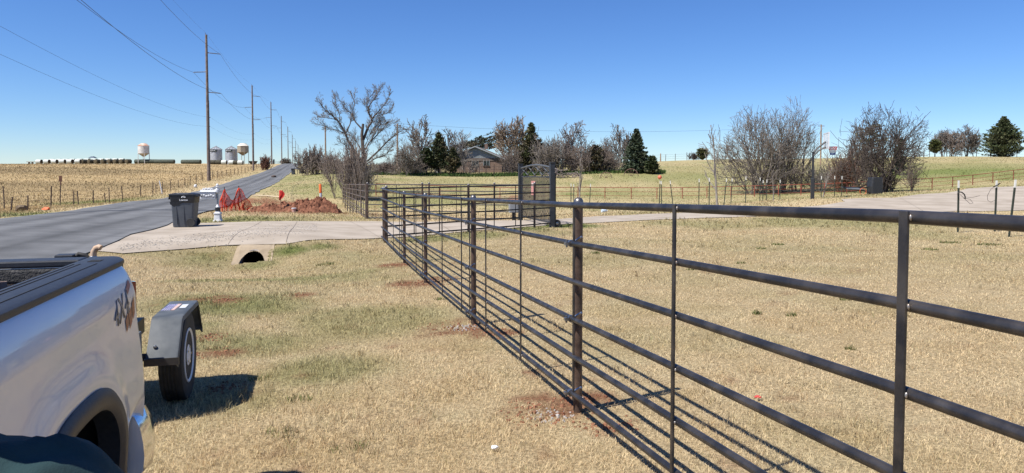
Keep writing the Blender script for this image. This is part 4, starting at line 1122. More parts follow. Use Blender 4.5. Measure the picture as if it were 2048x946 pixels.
o = MB().tube([a + Vector((0, 0, .05)), a.lerp(b, .5) + Vector((0, 0, .09)), b + Vector((0, 0, .06))], .05, 8).build('timber_pole', mat('pale_timber', (.48, .38, .25), (.56, .46, .32), scale=4, rough=.8), smooth=40); tag(o, 'pale straight timber pole lying on the grass behind the netting', 'pole')

# ------------------------------------------------------------------ steel T posts in the yard
M_tgreen = mat('post_green', (.022, .034, .022), (.05, .055, .04), scale=20, rough=.6)
M_ttip = mat('post_tip', (.62, .61, .55), (.70, .69, .64), scale=12, rough=.6)
def steel_post(px, pyt, Y, lab, lean=0, pxt=None, grp='white tipped steel posts in the yard'):
    b = GP(px, Y); tz = P(px, pyt, Y).z; hgt = tz - b.z
    t = thing('steel_post', lab, 'post', b, R(random.uniform(-30, 30)), grp)
    lx = ((pxt - px) / F * Y) if pxt else 0
    t.rotation_euler = (0, math.atan2(lx, hgt), t.rotation_euler.z * 0)
    s = .048 if Y < 30 else .055
    def bar(z0, z1): return MB().box((0, -.004, (z0 + z1) / 2), (s, .012, z1 - z0)).box((0, .022, (z0 + z1) / 2), (.012, s * .9, z1 - z0))
    mb = bar(-.25, hgt - .22)
    if Y < 30:
        for k in range(int((hgt - .3) / .055)): mb.box((0, -.014, .1 + k * .055), (.02, .012, .014))
    mb.build('shaft', M_tgreen, t); bar(hgt - .22, hgt).build('tip', M_ttip, t)
    return t
tpz = [(1918, 361, 21, 'white tipped steel post at the drive edge, a black strap hung on it', 0, 1917),
       (1992, 361, 21.3, 'white tipped steel post with a twist of wire beside its tip', 0, 1993), (2021, 359, 19.6, 'leaning white tipped steel post nearest the lawn at the drive edge', 0, 2031),
       (1142, 367, 51, 'white tipped steel post closest to the gate post'), (1147.5, 368, 51.5, 'white tipped steel post close behind the one nearest the gate'), (1179, 367.5, 50, 'white tipped steel post just past the thin whip near the gate', 0, 1181),
       (1318.5, 361, 47, 'white tipped steel post carrying an orange ball', 0, 1320), (1323.5, 362, 47.6, 'pale tipped steel post crowding the ball topped post', 0, 1322.5), (1347, 361, 46.5, 'strongly leaning steel post next past the orange ball', 0, 1340),
       (1398, 357.5, 46, 'white tipped steel post just short of the tall leaning sapling'), (1418.5, 355.5, 40.5, 'tall white tipped steel post touching the tall leaning sapling'), (1448, 356.5, 44, 'leaning steel post just past the tall leaning sapling', 0, 1453),
       (1462, 356.5, 48, 'white tipped steel post standing at a red fence post past the sapling', 0, 1464), (1491.5, 353, 45.5, 'tall white tipped steel post in front of the first bare tree clump'), (1520, 355, 49, 'white tipped steel post first of a close trio under the bare trees'),
       (1526, 360, 50, 'short white tipped steel post, middle of a close trio under the bare trees'), (1533.5, 359, 48, 'short white tipped steel post, last of a close trio under the bare trees'), (1560, 359.5, 48, 'white tipped steel post midway between the trio and the hoop'),
       (1642.5, 352, 46, 'white tipped steel post first past the basketball hoop'), (1669, 351.5, 47, 'white tipped steel post beside the young tree past the hoop'), (1683.5, 352, 47.5, 'white tipped steel post before the fallen hoop')]
for e in tpz:
    steel_post(e[0], e[1], e[2], e[3], 0, e[5] if len(e) > 5 else None)
bp_ = P(1319.5, 354.5, 47); o = MB().sphere((0, 0, 0), .14, 16, 10).build('orange_ball', mat('orange_ball', (.62, .16, .09), (.55, .12, .06), scale=9, rough=.5), smooth=60); o.location = bp_; tag(o, 'orange ball set on top of a white tipped steel post', 'ball')
a = P(1918, 385, 21)
pts = [(-.05, -.04, -.13), (-.065, -.05, -.03), (-.03, -.06, .02), (.05, -.05, .01), (.13, -.04, -.05), (.16, -.04, -.12), (.165, -.04, -.19)]
o = MB().tube(pts, .018, 8).build('rubber_strap', M_rub, smooth=50); o.location = a; tag(o, 'curved black rubber strap hooked over a white tipped post', 'strap')
a = P(1918, 388, 21); bq = P(1992, 370, 21.3)
w1 = [Vector((.03, -.02, -.02)), Vector((.14, -.1, -.17)), Vector((.28, -.1, -.29)), Vector((.39, -.06, -.27)), Vector((.34, 0, -.16)), Vector((.20, .1, -.13)), Vector((.42, 0, -.10)), Vector((.62, 0, -.05))]
o = MB().tube(w1, .0055, 5).build('loose_wire', M_dark, smooth=50); o.location = a; tag(o, 'loop of loose wire trailing off the strap hung post', 'wire')
w2 = [Vector((.09, 0, .05)), Vector((-.02, 0, -.02)), Vector((-.16, 0, -.14)), Vector((-.25, 0, -.32)), Vector((-.24, 0, -.46)), Vector((-.14, 0, -.52)), Vector((-.02, 0, -.46)), Vector((.03, 0, -.38))]
mb = MB().tube(w2, .0055, 5).tube([(.10, -.03, .06), (.03, -.04, .0), (-.06, -.04, -.04), (-.10, -.04, -.06)], .016, 6)
o = mb.build('wire_twist', M_dark, smooth=50); o.location = bq; tag(o, 'large drooping loop of wire tied to the middle drive edge post', 'wire')

# ------------------------------------------------------------------ basketball hoops
hb = GP(1625, 41.3)
hoop = thing('basketball_hoop', 'standing basketball hoop on a padded black pole beside the concrete court', 'hoop', (hb.x, hb.y, hb.z), R(-14))
M_blk = mat('hoop_black', (.016, .017, .019), (.026, .027, .03), scale=9, rough=.5)
M_clr = mat('backboard_pane', (.55, .62, .68), (.60, .66, .72), scale=3, rough=.12)
M_hred = mat('rim_red', (.60, .06, .04), (.5, .05, .03), scale=6, rough=.5)
MB().box((0, 0, .62), (.20, .20, 1.25)).build('pole_pad', M_blk, hoop, bevel=.03)
MB().box((0, 0, 1.4), (.115, .115, 2.75)).build('pole', M_blk, hoop, bevel=.01)
MB().box((-.15, 0, 1.9), (.03, .06, 1.0)).build('crank', M_blk, hoop)
for z0, z1 in ((2.55, 3.05), (2.75, 3.35)):
    for sy in (-1, 1): MB().tube([(.02, sy * .10, z0), (.28, sy * .10, z0 + .28), (.66, sy * .16, z1)], .045, 6).build('arm', M_blk, hoop)
bd = MB().box((.70, 0, 3.40), (.03, 1.50, .86)).build('backboard', M_clr, hoop)
mb = MB()
for y in (-.76, .76): mb.box((.70, y, 3.40), (.06, .05, .95))
for z in (2.955, 3.845): mb.box((.70, 0, z), (.06, 1.50, .05))
for y in (-.25, .25): mb.box((.685, y, 3.40), (.03, .03, .85))
mb.build('backboard_frame', M_wp, bd)
MB().box((.74, 0, 3.06), (.08, .9, .12)).build('edge_pad', M_hred, bd, bevel=.015)
rim_c = (1.06, 0, 3.05)
MB().tube([(rim_c[0] + .23 * math.cos(2 * math.pi * k / 20), .23 * math.sin(2 * math.pi * k / 20), 3.05) for k in range(21)], .016, 6, cap=False).box((.80, 0, 3.04), (.16, .14, .06)).build('rim', M_hred, hoop, smooth=40)
for nm, z0, z1, m_ in (('net', 3.03, 2.86, M_hred), ('net', 2.86, 2.72, M_wp), ('net', 2.72, 2.58, mat('net_blue', (.03, .05, .30), rough=.7))):
    mb = MB(); rr_ = lambda z: .22 - .20 * (3.03 - z)
    for k in range(14):
        for sgn in (-1, 1):
            a0 = 2 * math.pi * k / 14; a1 = a0 + sgn * 2 * math.pi / 14
            mb.tube([(rim_c[0] + rr_(z0) * math.cos(a0), rr_(z0) * math.sin(a0), z0), (rim_c[0] + rr_(z1) * math.cos(a1), rr_(z1) * math.sin(a1), z1)], .012, 4)
    mb.build(nm, m_, hoop)
q = GP(1749, 48)
t = thing('basketball_hoop', 'fallen portable basketball hoop, its black base tank tipped up on edge', 'hoop', q, R(6))
MB().loft([[(x * s, y, z) for x, z in ((-.40, 0), (.40, 0), (.43, .55), (.38, 1.16), (-.36, 1.16), (-.43, .55))] for y, s in ((-.34, .86), (-.26, 1), (.22, 1), (.30, .9))]).build('base_tank', M_blk, t, bevel=.04)
MB().lathe([(.20, 0), (.17, .04), (.08, .05), (.05, .02)], 16, (0, -.33, .72), 'Y').build('base_recess', M_void, t, smooth=40)
MB().tube([(-.25, -.1, .06), (-1.0, -.15, .30), (-2.3, -.1, .44)], .045, 8).build('pole', M_blk, t, smooth=40)
MB().tube([(-.3, .1, .50), (-1.1, .05, .48), (-2.3, .0, .50)], .03, 8).build('arm', M_blk, t, smooth=40)
b2 = MB().box((-1.55, .1, .42), (1.15, .85, .04), ry=R(3), rx=R(8)).build('backboard', mat('board_grey', (.16, .17, .17), rough=.4), t)
MB().tube([(-1.05 + .23 * math.cos(2 * math.pi * k / 20), -.35, .22 + .23 * math.sin(2 * math.pi * k / 20)) for k in range(21)], .016, 6, cap=False).build('rim', mat('rim_orange', (.65, .15, .05), rough=.5), t, smooth=40)

# ------------------------------------------------------------------ litter and farm relics
def crumple(name, px, py, s, m, lab, cat, flat=.5):
    h = hit(px, py); rg = random.Random(int(px)); bmh = bmesh.new(); bmesh.ops.create_icosphere(bmh, subdivisions=2, radius=1)
    for v in bmh.verts: v.co *= rg.uniform(.65, 1.15); v.co = Vector((v.co.x * s, v.co.y * s * .7, v.co.z * s * flat))
    me = bpy.data.meshes.new(name); bmh.to_mesh(me); bmh.free()
    o = link(name, me, m); o.location = h + Vector((0, 0, s * flat * .8 + .02)); tag(o, lab, cat)
crumple('paper_scrap', 990, 904, .024, mat('paper_white', (.72, .72, .72), rough=.8), 'crumpled white paper scrap on the grass near the fence', 'litter')
crumple('red_scrap', 1515, 801, .03, mat('scrap_red', (.5, .05, .04), rough=.6), 'small red scrap lying on the lawn behind the fence', 'litter', .35)
q = GP(1208, 30)
t = thing('plastic_jug', 'pale blue plastic jug lying on the lawn beyond the driveway', 'jug', hit(1208, 425) + Vector((0, 0, .11)), R(20))
MB().lathe([(.10, -.16), (.115, -.14), (.115, .06), (.08, .13), (.035, .17), (.035, .21)], 14, axis='X').build('shell', mat('jug_blue', (.42, .52, .62), (.55, .62, .68), scale=8, rough=.4), t, smooth=40)
MB().lathe([(.042, .20), (.042, .235)], 12, axis='X').build('cap', M_wp, t)
M_rust = mat('old_rust', (.10, .055, .04), (.20, .12, .09), scale=8, rough=.9)
for px, py, r, lab in ((1212, 356, .75, 'rusty wagon wheel half buried in the meadow, nearer the gate'), (1262, 352, .95, 'large rusty wagon wheel half buried in the meadow below the spruce')):
    h = hit(px, py); t = thing('wagon_wheel', lab, 'wheel', h, R(random.uniform(-25, 25)), 'wagon wheels in the meadow')
    MB().tube([(r * math.cos(math.pi * k / 18 * 1.0), 0, r * math.sin(math.pi * k / 18)) for k in range(19)], .05, 6).build('rim', M_rust, t)
    mb = MB()
    for k in range(1, 6): a = math.pi * k / 6; mb.tube([(0, 0, .02), (r * math.cos(a), 0, r * math.sin(a))], .025, 5)
    mb.build('spokes', M_rust, t)
h = hit(1118, 356)
t = thing('scrap_heap', 'tangled grey brown heap of scrap and brush beside the gate', 'scrap heap', h)
mb = MB(); rg = random.Random(5)
for k in range(70):
    a = Vector((rg.uniform(-1.6, 2.8), rg.uniform(-.8, .8), rg.uniform(0, .5))); d_ = Vector((rg.gauss(0, 1), rg.gauss(0, .6), abs(rg.gauss(0, .5)))).normalized() * rg.uniform(.5, 1.4)
    mb.tube([a, a + d_ * .5 + Vector((0, 0, .1)), a + d_], [.05, .04, .02], 5)
mb.build('branches', mat('dead_wood', (.13, .10, .085), (.24, .20, .18), scale=5, rough=.9), t)
MB().box((-.6, 0, .85), (.7, .5, .9), rx=.3, rz=.4, ry=.35).box((.5, .2, 1.05), (1.3, .4, .10), ry=-.1).build('sheet_metal', mat('dull_sheet', (.22, .16, .14), (.34, .29, .27), scale=3, rough=.7), t)
# ------------------------------------------------------------------ transmission line along the road
M_pole = mat('weathered_pole', (.13, .095, .08), (.21, .165, .14), scale=3, rough=.85, bump=.1)
M_arm = mat('grey_insulator', (.09, .085, .085), (.15, .14, .14), scale=6, rough=.5)
PV = -14.25; PU0, PSP = 104.5, 71.2
def polez(i):
    x, y = UV(PV, PU0 + PSP * i); return x, y, gz(x, y)
ARMS = [(17.35, 1, 1.75), (14.75, -1, 1.7), (12.0, 1, 1.75)]
COMM = [(8.6, 1, .35), (7.35, 1, .25)]
order = ['behind the road fence, just outside the left edge of view', 'nearest tall wooden power pole, towering over the field fence', 'second nearest wooden power pole, right of the grain bins', 'third wooden power pole up the road', 'fourth wooden power pole at the road crest', 'fifth wooden power pole, just past the road crest', 'sixth wooden power pole beyond the crest', 'seventh wooden power pole beyond the crest', 'eighth wooden power pole, far beyond the crest', 'ninth and farthest wooden power pole']
for i in range(-1, 9):
    x, y, z = polez(i)
    HZ = 19.9 if i < 2 else 20.6
    t = thing('power_pole', order[i + 1] if i >= 0 else 'wooden power pole standing out of view beside the road fence', 'power pole', (x, y, z), R(15.5), 'tall power poles along the road')
    n_ = 14 if i < 2 else 8
    MB().tube([(0, 0, -.3), (0, 0, HZ * .5), (0, 0, HZ)], [.235, .19, .14], n_).build('shaft', M_pole, t, smooth=40)
    MB().tube([(-.1, 0, HZ - .3), (-.12, 0, HZ + .25)], .03, 5).build('top_pin', M_arm, t)
    for h, s, L_ in ARMS:
        h += HZ - 19.9
        mb = MB(); mb.tube([(s * .15, 0, h + .12), (s * L_, 0, h)], [.06, .05], 6)
        if i < 2:
            for k in range(9): mb.lathe([(.05, -.015), (.095, 0), (.05, .015)], 8, (s * (.5 + .13 * k), 0, h + .1 - .07 * (.5 + .13 * k) / L_ - .0), 'X')
        mb.build('crossarm', M_arm, t, smooth=40)
    for h, s, L_ in COMM: MB().tube([(s * .15, 0, h), (s * L_, 0, h + .12)], .035, 5).build('bracket', M_arm, t)
    if i < 2: MB().box((.20, 0, 5.5), (.025, .05, 11)).build('ground_wire', M_dark, t)
M_wire = mat('wire', (.03, .03, .035), rough=.5, metal=.5)
wl = [('upper right conductor', 0), ('left conductor', 1), ('lower right conductor', 2)]
def span(a, b, sag, n=16):
    return [a.lerp(b, k / n) - Vector((0, 0, sag * 4 * (k / n) * (1 - k / n))) for k in range(n + 1)]
def line_through(name, lab, att, sag, r):
    mb = MB()
    for a, b in zip(att, att[1:]): mb.tube(span(a, b, sag), r, 5, cap=False)
    o = mb.build(name, M_wire); return tag(o, lab, 'wire')
for k, (h, s, L_) in enumerate(ARMS):
    att = []
    for i in range(-1, 9):
        x, y, z = polez(i); att.append(Vector((x + RN[0] * s * L_, y + RN[1] * s * L_, z + h + (.7 if i >= 2 else 0))))
    line_through('power_line', ['topmost heavy conductor strung along the right hand crossarms of the power poles', 'heavy conductor strung along the left hand crossarms of the power poles', 'heavy conductor strung along the lowest right hand crossarms of the power poles'][k], att, 1.3, .016)
att = []
for i in range(-1, 9):
    x, y, z = polez(i); att.append(Vector((x, y, z + (20.1 if i < 2 else 20.8))))
line_through('power_line', 'thin shield wire running along the very tops of the power poles', att, .8, .007)
for k, (h, s, L_) in enumerate(COMM):
    att = []
    for i in range(-1, 9):
        x, y, z = polez(i); att.append(Vector((x + RN[0] * s * L_, y + RN[1] * s * L_, z + h + .1)))
    line_through('service_cable', ['faint upper service cable strung low along the power poles', 'faint lowest service cable strung along the power poles'][k], att, .9, .0065)
# small distribution poles
dp = {}
for px, pyt, Y, lab in ((652, 252, 116, 'short bare wooden pole beside the roadside brush'), (795.5, 247, 104, 'slim wooden pole standing among the bare trees left of the house'), (1640, 249, 118, 'thin wooden pole rising behind the basketball hoop'), (1320.5, 307, 150, 'small dark pole on the meadow ridge beside the low cedar')):
    q = GP(px, Y); zt = P(px, pyt, Y).z - q.z
    t = thing('utility_pole', lab, 'utility pole', q); dp[px] = q + Vector((0, 0, zt))
    MB().tube([(0, 0, -.2), (0, 0, zt)], [.15, .11], 8).build('shaft', mat('tan_pole', (.26, .18, .12), (.34, .25, .17), scale=3, rough=.85), t, smooth=40)
    if zt > 5: MB().box((0, 0, zt - .25), (1.1, .08, .09)).build('crossarm', M_pole, t)
mb = MB().tube(span(dp[1640], dp[795.5], 1.2, 30), .012, 5, cap=False)
tag(mb.build('service_cable', M_wire), 'thin cable sagging between the slim poles behind the house and the hoop', 'wire')

# ------------------------------------------------------------------ wire fence of the field
M_tp = mat('field_post', (.05, .032, .026), (.10, .07, .055), scale=6, rough=.85)
ff = thing('wire_fence', 'barbed wire fence on thin rusty posts between the golden field and the road', 'fence')
FV = -14.9
def fYline(px): return FV / (0.9636 * (px - 1024) / F + 0.2672)
c1 = [(80, 520, 625, 68), (187, 507, 610, 183), (345, 445, 595, 340), (497, 473, 580, 495), (524, 475, 580, 528), (630, 475, 578, 630), (705, 443, 520, 712), (736, 463, 573, 736), (822, 450, 555, 828), (948, 453, 540, 948), (1032, 437, 525, 1032), (1053, 450, 515, 1053), (1098, 417, 487, 1096), (1153, 402, 465, 1153), (1206, 393, 445, 1206), (1250, 390, 443, 1250), (1290, 380, 437, 1290), (1328, 373, 430, 1328)]
fpts = []
for xt, yt, yb, xb in c1:
    pxb, pxt = xb / 3.3775, xt / 3.3775; Y = fYline(pxb)
    q = GP(pxb, Y); hgt = (yb - yt) / 3.3775 / F * Y
    top = Vector((q.x + (pxt - pxb) / F * Y, q.y + random.uniform(-.05, .05), q.z + hgt))
    MB().tube([q - Vector((0, 0, .1)), top], .035, 5).build('post', M_tp, ff); fpts.append((q, min(1.15, hgt)))
for k in range(46):
    px = 393 + (588 - 393) * (1 - .945 ** (k + 1)) / (1 - .945 ** 46)
    Y = fYline(px)
    if Y > 330: break
    q = GP(px, Y); h_ = random.uniform(1.05, 1.3)
    MB().tube([q - Vector((0, 0, .1)), q + Vector((random.uniform(-.06, .06), 0, h_))], .045 if Y < 150 else .06, 5).build('post', M_tp, ff); fpts.append((q, 1.1))
fpts.sort(key=lambda e: e[0].y)
x0, y0 = UV(FV, 5); first = Vector((x0, y0, gz(x0, y0)))
line0 = [first] + [q for q, h_ in fpts]
for h_ in (.25, .5, .75, 1.0):
    MB().tube([p + Vector((0, 0, h_ + random.uniform(-.03, .03))) for p in line0], .006, 4, cap=False).build('wire', M_wire, ff)
q = GP(330, fYline(330) - 2)
o = MB().tube([(0, 0, -.1), (-.28, 0, 1.25)], .05, 8).build('pipe_marker', M_wp, smooth=40); o.location = GP(325, 66); tag(o, 'leaning white pipe marker at the field fence above the trash bin', 'marker')
q = GP(119, fYline(119) - .4)
t = thing('warning_sign', 'small rusty square sign on a tall thin post in the field fence', 'sign', q)
zt = P(124, 352, q.y).z - q.z
MB().tube([(0, 0, -.1), (.10, 0, zt)], .025, 6).build('post', M_tp, t)
MB().box((.10, -.03, zt - .16), (.19, .012, .36), ry=.04).box((.10, -.03, zt - .44), (.10, .012, .11)).build('sign_panel', mat('sign_rust', (.07, .025, .015), (.11, .045, .025), scale=9, rough=.7), t)
q = GP(10, 41); MBt = MB().tube([(0, 0, -.1), (-.05, 0, 1.5)], .035, 5).build('field_post', M_tp); MBt.location = GP(8, 45); tag(MBt, 'lone thin post in the field behind the fence, farthest left', 'post')
o = MB().sphere((0, 0, .18), .22, 10, 6, (.8, .8, 1)).build('white_bag', M_wp, smooth=60); o.location = GP(391, 78); tag(o, 'small white bag caught at the foot of the field fence', 'litter')
crumple('orange_scrap', 93, 421, .22, mat('net_orange', (.75, .16, .06), rough=.7), 'scrap of orange plastic in the dry verge below the field fence', 'litter', .4)
crumple('brown_sack', 42, 424, .35, mat('sack_brown', (.10, .07, .045), (.18, .13, .08), scale=9, rough=.9), 'dark brown lump of brush in the verge at the fence', 'debris', .55)
crumple('dead_clump', 548, 355.5, .45, M_tp, 'dark dead clump on the far verge below the round bush', 'debris', .5)

# ------------------------------------------------------------------ grain bins and feed hoppers on the crest
M_galv = mat('galvanised', (.36, .38, .40), (.48, .50, .52), scale=2.5, rough=.45, metal=.35)
def bin_rings(r, h, n=36, dz=.25):
    out = []; z = 0
    while z < h - 1e-6: out += [(r, z), (r - .025, z + dz * .5)]; z += dz
    return out + [(r, h)]
for px, lab in ((433.5, 'corrugated round grain bin with a cone roof and dark sign, nearer the tall power pole'), (464, 'corrugated round grain bin with a cone roof and dark sign, beside the tan hopper')):
    q = GP(px, 228); t = thing('grain_bin', lab, 'grain bin', q)
    r = 23 / 2 / F * 228; zr = P(px, 299, 228).z - q.z; zt = P(px, 293.5, 228).z - q.z
    MB().lathe(bin_rings(r, zr), 32).build('wall', M_galv, t)
    rf2 = MB().lathe([(r + .12, zr), (r * .5, zr + (zt - zr) * .55), (.35, zt)], 32).build('roof', M_galv, t)
    for k in range(12):
        a = k * math.pi / 6; MB().tube([((r + .1) * math.cos(a), (r + .1) * math.sin(a), zr + .03), (.35 * math.cos(a), .35 * math.sin(a), zt + .04)], .05, 4).build('roof_rib', mat('rib_grey', (.16, .17, .18), rough=.5), rf2)
    MB().lathe([(.36, zt), (.30, zt + .25), (.05, zt + .32)], 12).build('cap', M_galv, rf2)
    sgn = MB().box((.0, -r - .05, zr - .40), (1.35 * 1.6, .05, .72)).build('sign_panel', mat('sign_black', (.012, .02, .016), rough=.5), t)
    MB().box((-.8, -r - .085, zr - .35), (.28, .02, .30)).box((-.3, -r - .085, zr - .37), (.45, .02, .16)).box((.3, -r - .085, zr - .37), (.5, .02, .14)).build('sign_mark', M_wp, sgn)
def hopper(px, Y, y_peak, y_eave, y_low, y_cone, lab, wpx, m_body, m_roof, m_cone, n):
    q = GP(px, Y); t = thing('feed_hopper', lab, 'feed hopper', q)
    Z = lambda py: P(px, py, Y).z - q.z
    r = wpx / 2 / F * Y
    MB().lathe([(r, Z(y_low)), (r, Z(y_eave))], n).build('drum', m_body, t, smooth=30)
    MB().lathe([(r + .08, Z(y_eave)), (r * .45, Z(y_peak) - .1), (r * .2, Z(y_peak))], n).build('roof', m_roof, t, smooth=30)
    MB().lathe([(.25, Z(y_cone)), (r * .98, Z(y_low))], n).build('cone', m_cone, t, smooth=30)
    for k in range(4 if n > 6 else 6):
        a = 2 * math.pi * k / (4 if n > 6 else 6) + .6
        MB().tube([(r * .96 * math.cos(a), r * .96 * math.sin(a), -.3), (r * .96 * math.cos(a), r * .96 * math.sin(a), Z(y_low) + .4)], .09, 5).build('leg', m_body, t)
    MB().tube([(r * 1.02, 0, 0), (r * 1.02, 0, Z(y_eave)), (r * .5, 0, Z(y_peak))], .05, 4).build('ladder', m_body, t)
hopper(289, 226, 286.5, 291.5, 307, 313.5, 'white feed hopper on legs with a rust stained cone top above the hay bales', 21, mat('hopper_white', (.50, .48, .45), (.70, .69, .66), scale=1.2, rough=.6), mat('rust_roof', (.45, .16, .07), (.62, .50, .40), scale=.8, rough=.7), mat('hopper_cone', (.34, .30, .25), (.5, .46, .4), scale=1, rough=.7), 20)
hopper(487, 226, 286.5, 292, 304.5, 311, 'tan hopper tank on tall legs with a pale cone top beside the grain bins', 22.5, mat('tan_tank', (.30, .25, .18), (.36, .31, .23), scale=2, rough=.7), mat('cream_roof', (.62, .57, .47), (.68, .63, .54), scale=1, rough=.6), mat('dark_cone', (.12, .095, .07), (.30, .26, .2), scale=3, rough=.8), 8)

# ------------------------------------------------------------------ hay bales along the crest
M_wrap = mat('bale_wrap', (.42, .45, .40), (.55, .58, .53), scale=3, rough=.6)
M_hay = mat('bale_hay', (.05, .042, .026), (.14, .11, .06), scale=6, rough=1, bump=.6)
M_old = mat('bale_old', (.035, .036, .026), (.10, .09, .06), scale=4, rough=1)
def bale(px, Y, L_, r, lab, m, grp='hay bales along the field crest', dz=0, yaw=0):
    q = GP(px, Y); t = thing('hay_bale', lab, 'hay bale', (q.x, q.y, q.z + r * .95 + dz), R(yaw + random.uniform(-8, 8)), grp)
    prof = [(r * .96, -L_ / 2), (r, -L_ / 2 + .08), (r * 1.01, 0), (r, L_ / 2 - .08), (r * .96, L_ / 2)]
    MB().lathe(prof, 18, axis='X').build('roll', m, t, smooth=40)
    for s in (-1, 1): MB().lathe([(r * .95, s * L_ / 2), (r * .5, s * (L_ / 2 + .1)), (.02, s * (L_ / 2 + .07))], 14, axis='X').build('hay_end', M_hay, t)
ordn = ['first', 'second', 'third', 'fourth', 'fifth', 'sixth', 'seventh', 'eighth', 'ninth', 'tenth', 'eleventh', 'twelfth', 'thirteenth']
for k, px in enumerate((80, 95.5, 111, 126.5, 142, 157.5)): bale(px, 222, 1.55, .74, f'pale wrapped hay bale, {ordn[k]} in the front row counting from the field end', M_wrap)
for k, px in enumerate((170, 183, 196, 209, 222, 234, 246, 258)): bale(px, 224, 1.55, .72, f'dark weathered hay bale, {ordn[k]} past the pale wrapped front row', M_old, yaw=70)
for k, px in enumerate((105, 119, 133, 147, 161, 175, 190, 204, 218, 232, 245)): bale(px, 234, 1.6, .74, f'pale hay bale in the rear row, {ordn[k]} counting from the field end', M_wrap, dz=.28)
for k, (px, L_) in enumerate(((294, 7.2), (330.5, 6.2), (383.5, 6.4))): bale(px, 226, L_, .70, ['long dark row of bales under the white feed hopper', 'long dark bale tube just past the white feed hopper', 'long dark bale tube beside the nearest tall power pole'][k], mat('tube_dark', (.04, .05, .036), (.09, .10, .075), scale=3, rough=.9))
for k, (px, m_, lb) in enumerate(((427.5, M_old, 'dark hay bale at the foot of the first grain bin'), (438, M_old, 'dark hay bale end on before the first grain bin'), (449.5, M_wrap, 'pale hay bale between the two grain bins'), (464, M_wrap, 'pale hay bale before the second grain bin'), (472.5, M_old, 'dark hay bale between the second bin and the tan hopper'), (482, M_wrap, 'pale hay bale beneath the tan hopper'))):
    bale(px, 221, 1.55, .72, lb, m_)
q = GP(187, 240); t = thing('shade_roof', 'small blue grey roof peeping over the hay bales', 'shelter', q)
MB().loft([[(-1.1, -1, 2.0), (1.1, -1, 2.0), (1.1, 1, 2.0), (-1.1, 1, 2.0)], [(-.3, -.3, 2.55), (.3, -.3, 2.55), (.3, .3, 2.55), (-.3, .3, 2.55)]]).build('roof', mat('roof_blue', (.06, .09, .13), rough=.6), t)
for sx in (-1, 1): MB().box((sx * .95, 0, .9), (.12, .12, 2.2)).build('post', M_tp, t)
q = GP(68, 228); t = thing('hay_trailer', 'low tan flatbed hay trailer left standing beyond the bales', 'trailer', q, R(4))
MB().box((0, 0, .75), (3.4, 1.6, .18)).build('deck', mat('tan_boards', (.30, .24, .15), (.38, .31, .21), scale=2, rough=.9), t)
for x in (-.8, .2): MB().lathe([(.2, -.1), (.34, -.1), (.34, .1), (.2, .1)], 14, (x, -.75, .34), 'Y').build('wheel', M_rub, t, smooth=40)
q = GP(546, 195); o = MB().box((0, 0, .9), (.5, .4, 1.6)).build('dark_barrel', M_bink, bevel=.1); o.location = GP(548.5, 236); tag(o, 'dark upright barrel by the road crest beside the third power pole', 'barrel')
q = GP(507, 232); t = thing('stock_trough', 'dark low feed trough with a flared rim behind the second power pole', 'trough', q)
MB().loft([rrect(-.9, .9, -.5, .5, .2, .1), rrect(-1.3, 1.3, -.8, .8, 1.1, .1)]).build('basin', M_old, t)
MB().box((0, 0, .1), (1.4, .7, .4)).build('skid', M_tp, t)

# ------------------------------------------------------------------ house behind the trees
hq = GP(951, 112)
house = thing('brick_house', 'low brick house with a pale gabled end seen through the bare trees', 'house', (hq.x, hq.y, hq.z - .1), R(-4))
M_brick = bpy.data.materials.new('brick_wall'); M_brick.use_nodes = True
nt = M_brick.node_tree; bt = nt.nodes.new('ShaderNodeTexBrick'); bt.inputs['Scale'].default_value = 4
bt.inputs['Color1'].default_value = (.13, .075, .055, 1); bt.inputs['Color2'].default_value = (.20, .125, .095, 1); bt.inputs['Mortar'].default_value = (.22, .19, .16, 1)
tcn = nt.nodes.new('ShaderNodeTexCoord'); mp = nt.nodes.new('ShaderNodeMapping'); mp.inputs['Rotation'].default_value = (R(90), 0, 0)
nt.links.new(tcn.outputs['Object'], mp.inputs[0]); nt.links.new(mp.outputs[0], bt.inputs['Vector']); nt.links.new(bt.outputs[0], nt.nodes['Principled BSDF'].inputs[0])
nt.nodes['Principled BSDF'].inputs['Roughness'].default_value = .9
M_siding = mat('pale_siding', (.27, .29, .30), (.33, .35, .36), scale=1.5, rough=.7)
M_shing = mat('shingles', (.12, .092, .078), (.18, .145, .125), scale=14, rough=.95)
HW, HD, EZ, RZ_ = 4.2, 13.0, 2.35, 4.15
MB().box((0, HD / 2, EZ / 2), (2 * HW, HD, EZ)).build('wall', M_brick, house)
gb = MB().add([(-HW, -.02, EZ), (HW, -.02, EZ), (0, -.02, RZ_ - .08)], [(0, 1, 2)])
for k in range(7): z = EZ + .12 + k * .22; w = HW * (1 - (z - EZ) / (RZ_ - EZ)); gb.box((0, -.04, z), (2 * w, .02, .05))
gb.build('gable', M_siding, house)
MB().box((0, -.05, EZ - .22), (2 * HW + .02, .05, .44)).build('frieze', mat('frieze_dark', (.11, .085, .075), (.15, .12, .1), scale=3, rough=.8), house)
ov = .55
rfm = MB()
for s in (-1, 1):
    rfm.hexa([(0, -ov, RZ_), (s * (HW + ov), -ov, EZ - .2), (s * (HW + ov), HD + ov, EZ - .2), (0, HD + ov, RZ_), (0, -ov, RZ_ + .14), (s * (HW + ov), -ov, EZ - .06), (s * (HW + ov), HD + ov, EZ - .06), (0, HD + ov, RZ_ + .14)])
roof = rfm.build('roof', M_shing, house)
